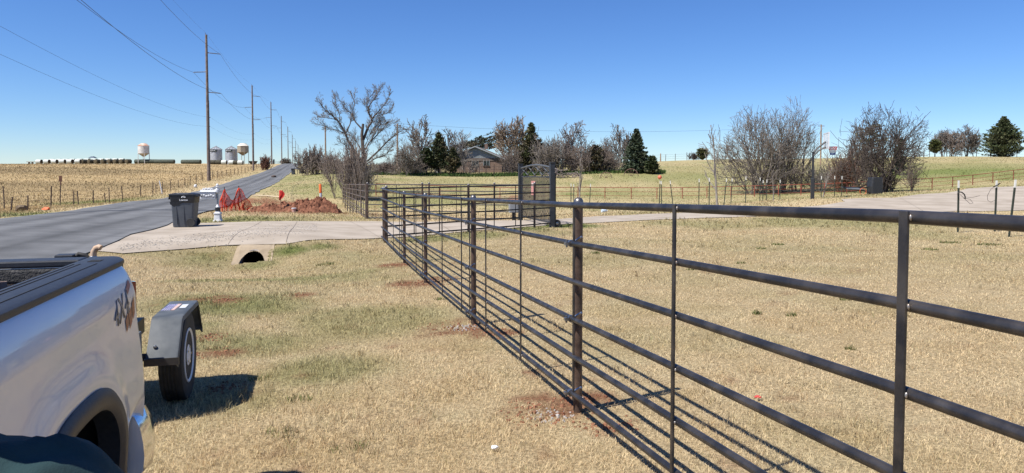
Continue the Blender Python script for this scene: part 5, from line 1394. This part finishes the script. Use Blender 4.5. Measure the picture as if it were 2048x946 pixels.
for s in (-1, 1): MB().hexa([(0, -ov - .03, RZ_ - .05), (s * (HW + ov), -ov - .03, EZ - .25), (s * (HW + ov), -ov - .003, EZ - .25), (0, -ov - .003, RZ_ - .05), (0, -ov - .03, RZ_ + .12), (s * (HW + ov), -ov - .03, EZ - .08), (s * (HW + ov), -ov - .003, EZ - .08), (0, -ov - .003, RZ_ + .12)]).build('bargeboard', M_siding, roof)
MB().box((1.2, 5, RZ_ + .25), (.5, .5, .9)).build('chimney', M_brick, roof)
for x in (-.05, 1.75):
    w_ = MB().box((x, -.03, 1.62), (.95, .06, .95)).build('window', M_glass, house)
    MB().box((x, -.06, 1.10), (1.1, .14, .09)).build('sill', M_tp, w_)
    MB().box((x, -.065, 1.62), (.04, .03, .95)).box((x - .48, -.065, 1.62), (.05, .03, 1.0)).box((x + .48, -.065, 1.62), (.05, .03, 1.0)).build('frame', M_siding, w_)
q = GP(1020, 116)
cpn = thing('carport', 'small pale porch roof on posts beside the brick house', 'carport', q, R(-4))
MB().box((0, 0, 2.35), (3.2, 4, .22)).build('roof', M_siding, cpn)
for x in (-1.4, 1.4): MB().box((x, -1.8, 1.1), (.12, .12, 2.3)).build('post', M_siding, cpn)
MB().box((0, 1.8, 1.1), (3.0, .1, 2.1)).build('back_wall', mat('porch_grey', (.20, .21, .22), (.32, .33, .33), scale=1, rough=.7), cpn)
q = GP(874, 108); t = thing('garden_shed', 'little white shed glimpsed under the dark cedars', 'shed', q, R(8))
MB().box((0, 0, .65), (.75, .8, 1.3)).build('wall', M_wp, t)
MB().loft([[(-.45, -.5, 1.3), (.45, -.5, 1.3), (.45, .5, 1.3), (-.45, .5, 1.3)], [(-.45, -.02, 1.62), (.45, -.02, 1.62), (.45, .02, 1.62), (-.45, .02, 1.62)]]).build('roof', M_shing, t)

# ------------------------------------------------------------------ distant farm fences
def post_fence(name, lab, pts, h, r, wires=3, rnd=.15):
    t = thing(name, lab, 'fence'); qs = []
    for px, Y in pts:
        q = GP(px, Y); hh = h * random.uniform(1 - rnd, 1 + rnd)
        MB().tube([q - Vector((0, 0, .1)), q + Vector((random.uniform(-.06, .06), 0, hh))], r * random.uniform(.8, 1.3), 5).build('post', M_tp, t); qs.append(q)
    for k in range(wires):
        MB().tube([q + Vector((0, 0, h * (.3 + .6 * k / max(1, wires - 1)))) for q in qs], .014, 3, cap=False).build('wire', M_wire, t)
post_fence('wire_fence', 'dark post and wire fence along the tree line before the house', [(742 + 15.5 * k + random.uniform(-4, 4), 101.5 + .03 * k) for k in range(23)], 1.45, .055)
post_fence('wire_fence', 'sparse wire fence along the meadow ridge between the low cedar and the saplings', [(1310 + 21 * k + random.uniform(-5, 5), 172) for k in range(7)], 1.7, .06)
post_fence('wire_fence', 'wire fence along the ridge behind the far bare trees and big cedar', [(1690 + 19 * k + random.uniform(-6, 6), 152) for k in range(22)], 1.9, .06)
post_fence('wire_fence', 'short dark fence beyond the trees at the back of the yard', [(1075 + 17 * k, 104) for k in range(10)], 1.5, .06)
gq = GP(780, 100)
fg = thing('field_gate', 'dark wide farm gate in the tree line fence left of the house', 'gate', gq, R(3))
for z in (.25, .55, .85, 1.2): MB().box((0, 0, z), (3.0, .06, .09)).build('rail', M_tp, fg)
for x in (-1.5, 0, 1.5): MB().box((x, 0, .75), (.12, .1, 1.5)).build('upright', M_tp, fg)
# ------------------------------------------------------------------ trees
def tubes_np(groups, k=3):
    """groups: {n_points: [(pts list, radii list)]} -> verts, faces"""
    V, Fs, off = [], [], 0
    for n, lst in groups.items():
        Pn = np.array([p for p, r in lst], float); Rn = np.array([r for p, r in lst], float)
        M_ = len(lst)
        T = np.gradient(Pn, axis=1); T /= np.linalg.norm(T, axis=2, keepdims=True) + 1e-9
        ref = np.where(np.abs(T[..., 2:3]) < .9, np.array([0, 0, 1.0]), np.array([1.0, 0, 0]))
        A = np.cross(T, ref); A /= np.linalg.norm(A, axis=2, keepdims=True) + 1e-9
        B = np.cross(T, A)
        an = 2 * np.pi * np.arange(k) / k
        ring = Pn[:, :, None, :] + (A[:, :, None, :] * np.cos(an)[None, None, :, None] + B[:, :, None, :] * np.sin(an)[None, None, :, None]) * Rn[:, :, None, None]
        V.append(ring.reshape(-1, 3))
        idx = off + np.arange(M_ * n * k).reshape(M_, n, k)
        a = idx[:, :-1, :]; b = idx[:, 1:, :]
        f = np.stack([a, np.roll(a, -1, 2), np.roll(b, -1, 2), b], -1).reshape(-1, 4)
        Fs.append(f); off += M_ * n * k
    return np.concatenate(V), np.concatenate(Fs)
def nrm(v):
    l = math.sqrt(v[0] * v[0] + v[1] * v[1] + v[2] * v[2]) or 1; return (v[0] / l, v[1] / l, v[2] / l)
def grow(rg, p, d, L, r, lv, cf, out):
    n = cf['seg'][lv]; pts = [p]; rr = [r]; ds = [d]
    for i in range(n):
        w = cf['wig'][lv]
        d = nrm((d[0] + rg.gauss(0, w), d[1] + rg.gauss(0, w), d[2] + rg.gauss(0, w) + cf['trop'][lv]))
        p = (p[0] + d[0] * L / n, p[1] + d[1] * L / n, p[2] + d[2] * L / n)
        pts.append(p); ds.append(d); rr.append(max(cf['rmin'], r * (1 - (1 - cf['tap']) * (i + 1) / n)))
    out[lv].append((pts, rr))
    if lv + 1 >= len(cf['n']) + 0 or lv + 1 >= len(cf['seg']): return
    m = cf['n'][lv]; m = max(1, int(m * rg.uniform(.75, 1.25)))
    for c in range(m):
        t = cf['t0'][lv] + (1 - cf['t0'][lv]) * ((c + rg.random()) / m)
        i = min(n - 1, int(t * n)); f = t * n - i
        q = tuple(pts[i][a] * (1 - f) + pts[i + 1][a] * f for a in range(3)); dd = ds[i + 1]
        rad_ = rr[i] * (1 - f) + rr[i + 1] * f
        az = rg.uniform(0, 2 * math.pi); th = R(cf['ang'][lv] + rg.uniform(-14, 14))
        u = nrm((dd[1], -dd[0], 0.001)) ; v = (dd[1] * u[2] - dd[2] * u[1], dd[2] * u[0] - dd[0] * u[2], dd[0] * u[1] - dd[1] * u[0])
        nd = tuple(dd[a] * math.cos(th) + (u[a] * math.cos(az) + v[a] * math.sin(az)) * math.sin(th) for a in range(3))
        grow(rg, q, nd, L * cf['lr'][lv] * rg.uniform(.7, 1.2) * (1.15 - .45 * t), max(cf['rmin'], rad_ * cf['rr']), lv + 1, cf, out)
BASE = dict(seg=[6, 5, 4, 3, 3], wig=[.08, .12, .16, .2, .22], trop=[.02, .05, .06, .05, .03], n=[7, 6, 6, 5], t0=[.25, .2, .15, .1], ang=[42, 40, 40, 40], lr=[.62, .58, .55, .55], rr=.6, tap=.4, rmin=.009)
def bare_tree(name, lab, px, yb, yt, Y, wpx, seed, stems=1, spread=12, cf=None, barkc=None, root_len=1.0, cat='tree', group=None, dx=0, rmin=None, trunk_r=.16, env=False):
    c = dict(BASE); c.update(cf or {}); c['rmin'] = rmin or max(.008, (.00015 if cat != 'shrub' else .00019) * Y)
    rg = random.Random(seed); out = [[] for _ in c['seg']]
    for s in range(stems):
        a = rg.uniform(0, 6.283); sp = R(spread) * (rg.uniform(.3, 1) if stems > 1 else rg.uniform(0, .4))
        d = (math.sin(sp) * math.cos(a), math.sin(sp) * math.sin(a), math.cos(sp))
        grow(rg, (rg.gauss(0, .06 * stems ** .5), rg.gauss(0, .06 * stems ** .5), -.1), d, root_len * rg.uniform(.75, 1.1), trunk_r / stems ** .35 * .35, 0, c, out)
    allp = np.array([q for lv in out for pts, r in lv for q in pts])
    q = GP(px, Y); H = P(px, yt, Y).z - q.z; Wd = wpx / F * Y
    zmax = np.percentile(allp[:, 2], 99.7); xs = np.percentile(allp[:, 0], [1, 99])
    sz = H / zmax; sx = Wd / max(.2, xs[1] - xs[0]); sy = sx
    xm = (xs[0] + xs[1]) / 2
    thick = trunk_r / (trunk_r / stems ** .35 * .35)
    def scl(lst):
        g = {}
        for pts, r in lst:
            P2 = [(p[0] * sx + (dx / F * Y - xm * sx) * min(1, max(0, p[2] / zmax)) * (1 if abs(dx) > 0 or True else 0), p[1] * sy, p[2] * sz) for p in pts]
            R2 = [max(c['rmin'], rr_ * H / max(.5, zmax) * .38 * (1 if stems == 1 else 1)) for rr_ in r]
            g.setdefault(len(P2), []).append((P2, R2))
        return g
    if env:   # the crown closes in a rounded outline: shoots that overshoot it are left off
        a_, zc_, b_ = (xs[1] - xs[0]) / 2 * .98, zmax * .50, zmax * .50
        for lv in (2, 3, 4):
            if lv < len(out):
                out[lv] = [(p, r) for p, r in out[lv] if ((p[-1][0] - xm) / a_) ** 2 + (p[-1][1] / a_) ** 2 * .7 + (max(0, p[-1][2] - zc_) / b_) ** 2 < 1.0 + .22 * rg.random()]
    t = thing(name, lab, cat, q, 0, group)
    mb_ = mat('bark_' + (barkc or 'grey'), *{'grey': ((.155, .13, .108), (.26, .225, .19)), 'dark': ((.11, .09, .078), (.19, .16, .14)), 'pale': ((.18, .155, .135), (.28, .25, .22)), 'tan': ((.20, .145, .10), (.32, .24, .17)), 'red': ((.12, .06, .04), (.20, .10, .065)), 'brown': ((.145, .112, .092), (.235, .19, .16))}[barkc or 'grey'], scale=4, rough=.9)
    v, f = tubes_np(scl(out[0] + out[1]), 6); npmesh('trunk', v, f, mb_, t, smooth=180)
    v, f = tubes_np(scl([x for lv in out[2:] for x in lv]), 3); npmesh('crown', v, f, mb_, t)
    return t

# big bare tree: main limbs follow the photographed ones, twigs grown from them
TY = 62.0
def limb_pts(lst, y0=0, yv=.0):
    return [P(560 + x / 3.94, 160 + y / 3.94, TY) + Vector((0, y0 + yv * k, 0)) for k, (x, y) in enumerate(lst)]
bq = GP(731, TY)
big = thing('bare_tree', 'big leaning bare tree with dark crooked limbs and a broken snag by the fence end', 'tree', bq)
gbt = {}; 
limbs = [([(675, 860), (672, 700), (655, 560), (645, 430), (655, 345)], .30, .14, 0, 0), ([(655, 470), (690, 370), (720, 320), (690, 255), (680, 200)], .16, .07, .1, .15), ([(684, 215), (715, 165), (745, 120), (780, 60)], .07, .02, .5, .1),
         ([(720, 320), (742, 292), (800, 235), (850, 180), (885, 110)], .09, .02, -.2, -.15), ([(690, 255), (675, 225), (668, 180), (690, 130), (735, 70)], .05, .015, .3, .2), ([(735, 300), (790, 285), (850, 265), (888, 245)], .05, .015, -.3, -.2),
         ([(660, 690), (610, 590), (545, 480), (522, 410), (475, 330), (430, 285), (378, 240), (338, 185)], .18, .025, -.1, -.15), ([(522, 410), (548, 340), (552, 262), (505, 228), (450, 150)], .08, .015, .1, .2), ([(640, 380), (592, 330), (562, 275), (578, 180), (553, 105)], .10, .015, 0, .15),
         ([(475, 330), (430, 310), (370, 300), (320, 300)], .05, .012, -.2, -.1), ([(470, 322), (462, 270), (430, 200), (420, 140)], .05, .012, .1, .2), ([(530, 430), (470, 400), (400, 385), (330, 355)], .06, .012, -.3, -.2),
         ([(690, 640), (780, 560), (870, 470), (930, 430), (985, 392)], .12, .015, -.1, -.2), ([(665, 600), (720, 470), (800, 380), (868, 330)], .10, .015, .1, .3), ([(690, 660), (760, 620), (850, 590), (905, 520)], .08, .015, -.4, -.2), ([(655, 580), (600, 500), (560, 440), (500, 420)], .08, .015, .2, .3), ([(668, 560), (740, 440), (790, 350), (800, 310)], .08, .015, -.2, .1), ([(670, 650), (600, 600), (520, 540), (470, 480)], .09, .015, .3, .2), ([(660, 520), (700, 420), (740, 360), (845, 320)], .07, .012, .5, .2)]
crn = [[] for _ in range(4)]
rg = random.Random(3)
cfb = dict(seg=[4, 4, 3, 3], wig=[.14, .18, .2, .22], trop=[.07, .07, .05, .02], n=[5, 5, 4], t0=[.12, .1, .1], ang=[36, 38, 40], lr=[.55, .55, .55], rr=.6, tap=.35, rmin=.0085)
for lst, r0, r1, y0, yv in limbs:
    pts = [p - bq for p in limb_pts(lst, y0, yv)]
    if len(lst) == 5 and r0 == .30: pts[0].z = -.2
    n = len(pts); rr = [.76 * (r0 + (r1 - r0) * k / (n - 1)) for k in range(n)]
    gbt.setdefault(n, []).append(([tuple(p) for p in pts], rr))
    if r0 >= .29: continue
    tot = sum((pts[k + 1] - pts[k]).length for k in range(n - 1))
    m = int(5 + tot * 4.0)
    for c in range(m):
        t_ = .18 + .82 * (c + rg.random()) / m; f_ = t_ * (n - 1); i = min(n - 2, int(f_)); f_ -= i
        p = pts[i].lerp(pts[i + 1], f_); d = (pts[i + 1] - pts[i]).normalized()
        d = (d * 1.2 + Vector((rg.gauss(0, .5), rg.gauss(0, .5), rg.gauss(.15, .4)))).normalized()
        grow(rg, tuple(p), tuple(d), rg.uniform(.55, 1.15) * (1.0 if p.z < 5.2 else .8), max(.014, (rr[i] * .35)), 0, cfb, crn)
v, f = tubes_np(gbt, 8); M_bk = mat('bark_dark', (.05, .038, .032), (.10, .08, .068), scale=4, rough=.9)
npmesh('trunk', v, f, M_bk, big, smooth=180)
g = {}
for lv in crn:
    for pts, r in lv: g.setdefault(len(pts), []).append((pts, r))
v, f = tubes_np(g, 3); npmesh('crown', v, f, mat('bark_grey', (.13, .108, .09), (.22, .19, .162), scale=4, rough=.9), big)

SHR = dict(seg=[5, 4, 3, 3], n=[7, 6, 5], t0=[.08, .1, .1], ang=[34, 36, 40], lr=[.6, .6, .6], wig=[.1, .16, .2, .22], trop=[.04, .05, .03, .02], tap=.45)
UPR = dict(n=[9, 6, 6, 5], ang=[30, 30, 34, 38], lr=[.72, .6, .55, .55], t0=[.18, .15, .1, .1], trop=[.02, .08, .07, .05, .03])
WID = dict(n=[8, 7, 6, 5], ang=[52, 44, 42, 42], lr=[.80, .62, .58, .5], t0=[.15, .15, .1, .1], trop=[.02, .05, .04, .03, .02])
bare_tree('bare_shrub', 'dense bare grey thicket at the foot of the big leaning tree', 704, 378, 283, 57, 96, 11, stems=48, spread=34, cf=SHR, barkc='brown', cat='shrub', trunk_r=.10, dx=-4)
bare_tree('bare_shrub', 'lower bare brush clump crowding the fence end under the leaning tree', 720, 378, 312, 56.5, 64, 12, stems=34, spread=30, cf=SHR, barkc='pale', cat='shrub', trunk_r=.08)
bare_tree('bare_shrub', 'bare rounded roadside brush behind the short wooden pole', 629, 350, 292, 116, 78, 13, stems=40, spread=40, cf=SHR, barkc='brown', cat='shrub', trunk_r=.12)
bare_tree('bare_shrub', 'low brown brush right of the short wooden pole', 674, 350, 308, 112, 66, 14, stems=34, spread=45, cf=SHR, barkc='brown', cat='shrub', trunk_r=.10)
bare_tree('bare_tree', 'slight bare tree just right of the slim pole near the farm gate', 817, 348, 272, 98, 62, 21, stems=4, spread=22, cf=WID, barkc='grey', trunk_r=.14)
bare_tree('bare_tree', 'tall upright bare tree behind the dark cedars left of the house', 862, 348, 234, 108, 92, 22, stems=3, spread=14, cf=UPR, barkc='grey', trunk_r=.25)
bare_tree('bare_tree', 'thin bare tree between the dark cedars and the house roof', 920, 348, 262, 106, 40, 23, stems=2, spread=12, cf=UPR, barkc='pale', trunk_r=.12)
bare_tree('bare_tree', 'tan topped bare tree right of the house and carport', 1024, 348, 233, 112, 72, 24, stems=3, spread=12, cf=UPR, barkc='tan', trunk_r=.22, dx=4)
bare_tree('bare_tree', 'full grey bare tree standing behind the gate post', 1151, 347, 241, 106, 82, 25, stems=2, spread=8, cf=WID, env=True, barkc='brown', trunk_r=.30)
bare_tree('bare_tree', 'tall thin bare tree just left of the pointed spruce', 1243, 343, 248, 104, 46, 26, stems=2, spread=10, cf=UPR, barkc='grey', trunk_r=.18)
bare_tree('bare_tree', 'low bare tree between the full grey tree and the thin tree', 1208, 345, 275, 108, 60, 27, stems=4, spread=20, cf=WID, barkc='brown', trunk_r=.15)
for k, (px, wp, yt, sd, bk, lb) in enumerate(((1100, 70, 272, 31, 'grey', 'grey bare thicket right of the large cedar behind the gate'), (1170, 80, 288, 32, 'brown', 'brown thicket at the foot of the full grey bare tree'), (1205, 60, 300, 33, 'brown', 'dark brush reaching to the pointed spruce'), (830, 60, 318, 35, 'brown', 'low brown brush at the farm gate'), (770, 60, 322, 36, 'brown', 'low brown brush left of the farm gate'), (940, 50, 312, 37, 'pale', 'thin pale saplings before the house windows'))):
    bare_tree('bare_shrub', lb, px, 348, yt, 102 + k % 3, wp, sd, stems=30 if bk != 'pale' else 5, spread=28 if bk != 'pale' else 16, cf=SHR, barkc=bk, cat='shrub', trunk_r=.10)
bare_tree('bare_tree', 'broad many stemmed bare tree, the near one of the pair left of the hoop', 1515, 376, 206, 70, 185, 41, stems=9, spread=42, cf=dict(WID, n=[7, 6, 6, 6]), rmin=.0075, env=True, barkc='grey', trunk_r=.32, root_len=1.2, dx=-12)
bare_tree('bare_tree', 'tall vase shaped bare tree just left of the hoop pole', 1576, 374, 192, 72, 118, 42, stems=8, spread=26, rmin=.0075, env=True, cf=dict(UPR, n=[8, 6, 6, 6]), barkc='grey', trunk_r=.28, root_len=1.3, dx=10)
bare_tree('bare_tree', 'spreading dark bare tree above the fallen hoop', 1752, 385, 200, 64, 175, 43, stems=9, spread=38, cf=dict(WID, n=[7, 6, 6, 6]), rmin=.0075, env=True, barkc='dark', trunk_r=.28, root_len=1.2, dx=12)
bare_tree('bare_tree', 'smaller bare tree between the hoop backboard and the dark spreading tree', 1708, 378, 243, 74, 56, 44, stems=3, spread=26, cf=WID, barkc='brown', trunk_r=.15)
for px, wp, yt, Y, sd, bk, st, lb in ((1545, 150, 318, 71, 51, 'brown', 22, 'tangled low brush under the pair of bare trees'), (1640, 110, 322, 72, 52, 'pale', 30, 'pale tangled brush heap behind the standing hoop pole'), (1700, 110, 300, 70, 53, 'brown', 26, 'brown bramble thicket behind the fallen hoop'), (1688, 60, 302, 69, 54, 'red', 22, 'rust orange bramble top behind the hoop net'), (1820, 62, 318, 62, 55, 'brown', 8, 'open whippy shrub beyond the fallen hoop'), (1770, 70, 340, 65, 56, 'dark', 22, 'dark low brush at the red fence behind the fallen hoop')):
    bare_tree('bare_shrub', lb, px, 380, yt, Y, wp, sd, stems=st, spread=42 if st > 10 else 22, cf=SHR, barkc=bk, cat='shrub', trunk_r=.10)
for px, wp, yt, Y, sd, dx_, lb in ((1158, 12, 306, 46, 61, 4, 'thin whip of a young tree right of the gate'), (1427, 36, 248, 40.5, 62, -14, 'tall leaning young bare tree among the white tipped posts'), (1541, 20, 330, 47, 63, 0, 'thin young tree beside the trio of posts'), (1662, 22, 330, 46, 64, 2, 'pale thin young tree past the standing hoop')):
    bare_tree('sapling', lb, px, 400, yt, Y, wp, sd, stems=1, spread=4, cf=dict(n=[9, 4, 3], seg=[8, 4, 3, 3], ang=[34, 36, 40], lr=[.34, .5, .5], t0=[.3, .2, .1], trop=[.02, .05, .03, .02], wig=[.03, .1, .14, .2]), barkc='pale', trunk_r=.11, dx=dx_)
for px, wp, yt, Y, sd, lb in ((1884, 42, 252, 152, 71, 'small pale bare tree on the ridge behind the round green tree'), (1902, 46, 256, 150, 72, 'dark vase shaped bare tree on the ridge'), (1934, 52, 247, 151, 73, 'pale bare tree on the ridge nearest the big cedar')):
    bare_tree('bare_tree', lb, px, 312, yt, Y, wp, sd, stems=4, spread=22, cf=WID, env=True, barkc='grey' if sd != 72 else 'brown', trunk_r=.25)
bare_tree('bare_shrub', 'reddish brown round bush at the field edge below the road crest', 533, 335, 311, 170, 19, 81, stems=26, spread=30, cf=SHR, barkc='red', cat='shrub', trunk_r=.14)
bare_tree('bare_tree', 'small bare tree peeping over the road crest', 573, 329, 316, 330, 20, 82, stems=6, spread=30, cf=WID, barkc='grey', trunk_r=.3)
bare_tree('bare_shrub', 'small dark leafless bush on the meadow ridge beside the green bush', 1386, 318, 305, 168, 18, 83, stems=14, spread=36, cf=SHR, barkc='dark', cat='shrub', trunk_r=.12)

for px, wp, yt, bk, sd, lb in [(712, 60, 318, 'brown', 201, 'brown brush between the leaning tree and the farm gate'), (800, 46, 302, 'grey', 202, 'thin grey brush at the slim pole'), (886, 50, 306, 'grey', 203, 'grey brush tangled under the spire topped cedar'), (1022, 44, 296, 'brown', 204, 'brown brush at the foot of the tan topped tree'), (1080, 60, 268, 'grey', 205, 'tall grey brush close behind the gate arch'), (1128, 64, 278, 'brown', 206, 'brown brush right of the gate post'), (1225, 60, 290, 'grey', 207, 'grey brush against the left side of the pointed spruce'), (845, 50, 310, 'grey', 209, 'grey brush left of the little white shed')]:
    bare_tree('bare_shrub', lb, px, 348, yt, 105 + sd % 4, wp, sd, stems=20, spread=26, cf=SHR, barkc=bk, cat='shrub', trunk_r=.10, rmin=.014)

# evergreens: limbs carrying many small sprays of foliage
M_leaf = mat('cedar_foliage', (1, 1, 1), rough=.8, attr='Col', spec=.15)
def cedar(name, lab, px, yt, Y, wpx, seed, shape='cone', nb=260, base_y=.06, tint=(.030, .042, .018), brown=.25, lean=0, spray=.30, dens=26, cat='tree', ragged=.35):
    rg = np.random.default_rng(seed); q = GP(px, Y); H = P(px, yt, Y).z - q.z; Rw = wpx / F * Y / 2
    t = thing(name, lab, cat, q)
    hs = rg.random(nb) ** .8 * (1 - base_y) + base_y
    if shape == 'cone': prof_r = lambda h: (1.02 - h) ** .85 * (1 - .25 * np.exp(-((h - .0) / .08) ** 2))
    elif shape == 'oval': prof_r = lambda h: np.sqrt(np.clip(1 - (2 * (h - .42) / 1.2) ** 2, 0.01, 1)) * (1.05 - .35 * h)
    elif shape == 'round': prof_r = lambda h: np.sqrt(np.clip(1 - (2 * (h - .55) / .98) ** 2, 0.02, 1))
    elif shape == 'spire': prof_r = lambda h: np.interp(h, [0, .12, .4, .62, .78, .9, 1], [.78, .98, .92, .66, .36, .2, .04])
    else: prof_r = lambda h: np.clip(np.interp(h, [0, .25, .5, .75, 1], [.5, .9, 1, .7, .12]), .05, 1)
    az = rg.random(nb) * 2 * np.pi
    lump = 1 - ragged * rg.random(nb)
    Lb = Rw * prof_r(hs) * lump
    up = np.where(shape == 'cone', -.05, .35) + rg.normal(0, .16, nb)
    zc = hs * H
    lx = lean * Rw * hs
    bt_g = []; cen = []; cdir = []; csz = []
    for i in range(nb):
        d = np.array([math.cos(az[i]), math.sin(az[i]), up[i]])
        if shape == 'wind': d[0] = abs(d[0]) * .9 + .25; d[2] = .45
        st = np.array([lx[i], 0, zc[i] - up[i] * Lb[i] * .6]); en = st + d * Lb[i]
        if shape == 'wind':
            xr = rg.uniform(-1, .85); zt_ = H * (.60 + .40 * min(1, (xr + 1) / 1.6)) if xr < .6 else H * (1 - (xr - .6) * .9)
            st = np.array([xr * Rw, rg.normal(0, .25) * Rw, rg.uniform(.56 * H, zt_)]); Lb[i] = .30 * Rw; en = st + np.array([.9, rg.normal(0, .3), .30]) * Lb[i]
        bt_g.append(([tuple(st), tuple((st + en) / 2 + np.array([0, 0, -.03 * Lb[i]])), tuple(en)], [.03 + .012 * Lb[i], .02, .008]))
        k = int(dens * (.5 + Lb[i] / max(Rw, .1)))
        f = rg.random(k) ** .6
        cen.append(st[None] + (en - st)[None] * f[:, None] + rg.normal(0, .10 + .07 * Lb[i] * (1.1 - f)[:, None], (k, 3)) * np.array([1, 1, .6])[None])
        cdir.append(np.repeat(d[None], k, 0)); csz.append(np.full(k, 1.0))
    cen = np.concatenate(cen); cdir = np.concatenate(cdir); n = len(cen)
    cen[:, 2] = np.maximum(cen[:, 2], .05)
    a = cdir + rg.normal(0, .55, (n, 3)); a[:, 2] += .15; a /= np.linalg.norm(a, axis=1, keepdims=True)
    b = np.cross(a, rg.normal(0, 1, (n, 3))); b /= np.linalg.norm(b, axis=1, keepdims=True) + 1e-9
    L_ = spray * (.5 + .8 * rg.random(n))[:, None]; w = L_ * .32
    v0 = cen - a * L_ * .5; v1 = cen + b * w; v2 = cen + a * L_ * .55; v3 = cen - b * w
    verts = np.stack([v0, v1, v2, v3], 1).reshape(-1, 3)
    faces = np.arange(n * 4).reshape(n, 4)
    col = np.array(tint)[None] * 1.35 * (.55 + .9 * rg.random(n))[:, None]
    cn_ = fbm(cen[:, 0] * .8 + cen[:, 1] * .5, cen[:, 2] * .9, seed % 50)
    bw = np.clip(brown * (rg.random(n) < .5) + brown * 1.6 * sstep(.5, .75, cn_), 0, .85)[:, None]
    col = col * (1 - bw) + np.array([.12, .094, .055])[None] * bw * (.6 + .7 * rg.random(n))[:, None]
    hi = (rg.random(n) < .12)[:, None]; col = np.where(hi, col * 1.7, col)
    npmesh('foliage', verts, faces, M_leaf, t, col=np.repeat(col, 4, 0))
    g = {3: bt_g + [([(0, 0, -.2), (lx.mean() * .6 if lean else 0, 0, H * .45), (lean * Rw * .8, 0, H * .92)], [.06 + .02 * H, .05 + .008 * H, .02])]}
    v, f = tubes_np(g, 5); npmesh('trunk', v, f, M_bk, t)
    return t
cedar('cedar_tree', 'pointed dark spruce at the right end of the house tree line', 1272, 259, 100, 78, 101, 'cone', 330, .03, (.036, .050, .030), .10, ragged=.3)
cedar('cedar_tree', 'low sprawling cedar at the foot of the pointed spruce', 1303, 313, 98, 34, 102, 'oval', 120, .02, (.030, .042, .018), .15)
cedar('cedar_tree', 'ragged dark cedar left of the house with a spire top', 878, 265, 103, 62, 103, 'spire', 230, .16, (.036, .048, .022), .35, ragged=.5)
cedar('cedar_tree', 'rounded dark cedar nearest the farm gate', 853, 297, 102, 40, 104, 'oval', 170, .22, (.026, .038, .015), .2)
cedar('cedar_tree', 'wide low cedar in front of the house roof edge', 906, 296, 102, 40, 105, 'spire', 150, .18, (.026, .036, .015), .4, ragged=.45)
cedar('cedar_tree', 'wind swept cedar streaming over the house roof', 952, 266, 122, 104, 106, 'wind', 190, .55, (.026, .036, .020), .3, ragged=.4, dens=22)
cedar('cedar_tree', 'large bronzed cedar with a green crown behind the gate', 1063, 246, 106, 68, 107, 'spire', 300, .08, (.045, .055, .022), .5, ragged=.45)
cedar('cedar_tree', 'broad brownish cedar thicket left of the large bronzed cedar', 1045, 290, 107, 50, 112, 'oval', 150, .05, (.045, .042, .022), .75)
cedar('cedar_tree', 'brown green juniper bush at the foot of the full grey tree', 1190, 292, 103, 60, 113, 'oval', 150, .03, (.050, .048, .030), .75, ragged=.4)
cedar('cedar_tree', 'big full cedar standing alone on the right of the ridge', 2004, 234, 138, 94, 108, 'spire', 460, .01, (.050, .066, .030), .18, spray=.36, ragged=.45)
cedar('cedar_tree', 'small round topped green tree on the ridge among bare trees', 1868, 281, 149, 28, 109, 'round', 110, .30, (.050, .060, .020), .2)
cedar('cedar_tree', 'little dark cedar half hidden behind the spreading dark tree', 1798, 279, 92, 26, 110, 'oval', 120, .02, (.022, .034, .018), .05)
cedar('cedar_tree', 'greenish brown juniper inside the spreading dark tree', 1742, 250, 70, 70, 114, 'round', 70, .45, (.10, .10, .05), .6, dens=9, ragged=.6)
cedar('green_bush', 'rounded green bush on the meadow ridge left of the leaning sapling', 1404, 296, 166, 28, 111, 'round', 110, .02, (.060, .068, .028), .3, cat='bush')
# green weeds along the tree line
N = 9000
px = RNG.uniform(700, 1330, N); Yw = RNG.uniform(99, 104, N); xw = (px - 1024) / F * Yw
k = RNG.random(N) < .35 + .65 * (fbm(px * .02, px * 0, 301) > .5); xw, Yw = xw[k], Yw[k]
n = len(xw); zb = gza(xw, Yw); hgt = RNG.uniform(.12, .5, n)
a = RNG.uniform(0, 6.283, n); w = .10
V0 = np.stack([xw + np.cos(a) * w, Yw + np.sin(a) * w, zb], 1); V1 = np.stack([xw - np.cos(a) * w, Yw - np.sin(a) * w, zb], 1); V2 = np.stack([xw + RNG.normal(0, .15, n), Yw, zb + hgt], 1)
col = np.array([.045, .075, .02])[None] * RNG.uniform(.5, 1.6, n)[:, None]
kind(npmesh('weeds', np.stack([V0, V1, V2], 1).reshape(-1, 3), np.arange(n * 3).reshape(n, 3), M_leaf, col=np.repeat(col, 3, 0)), 'stuff')
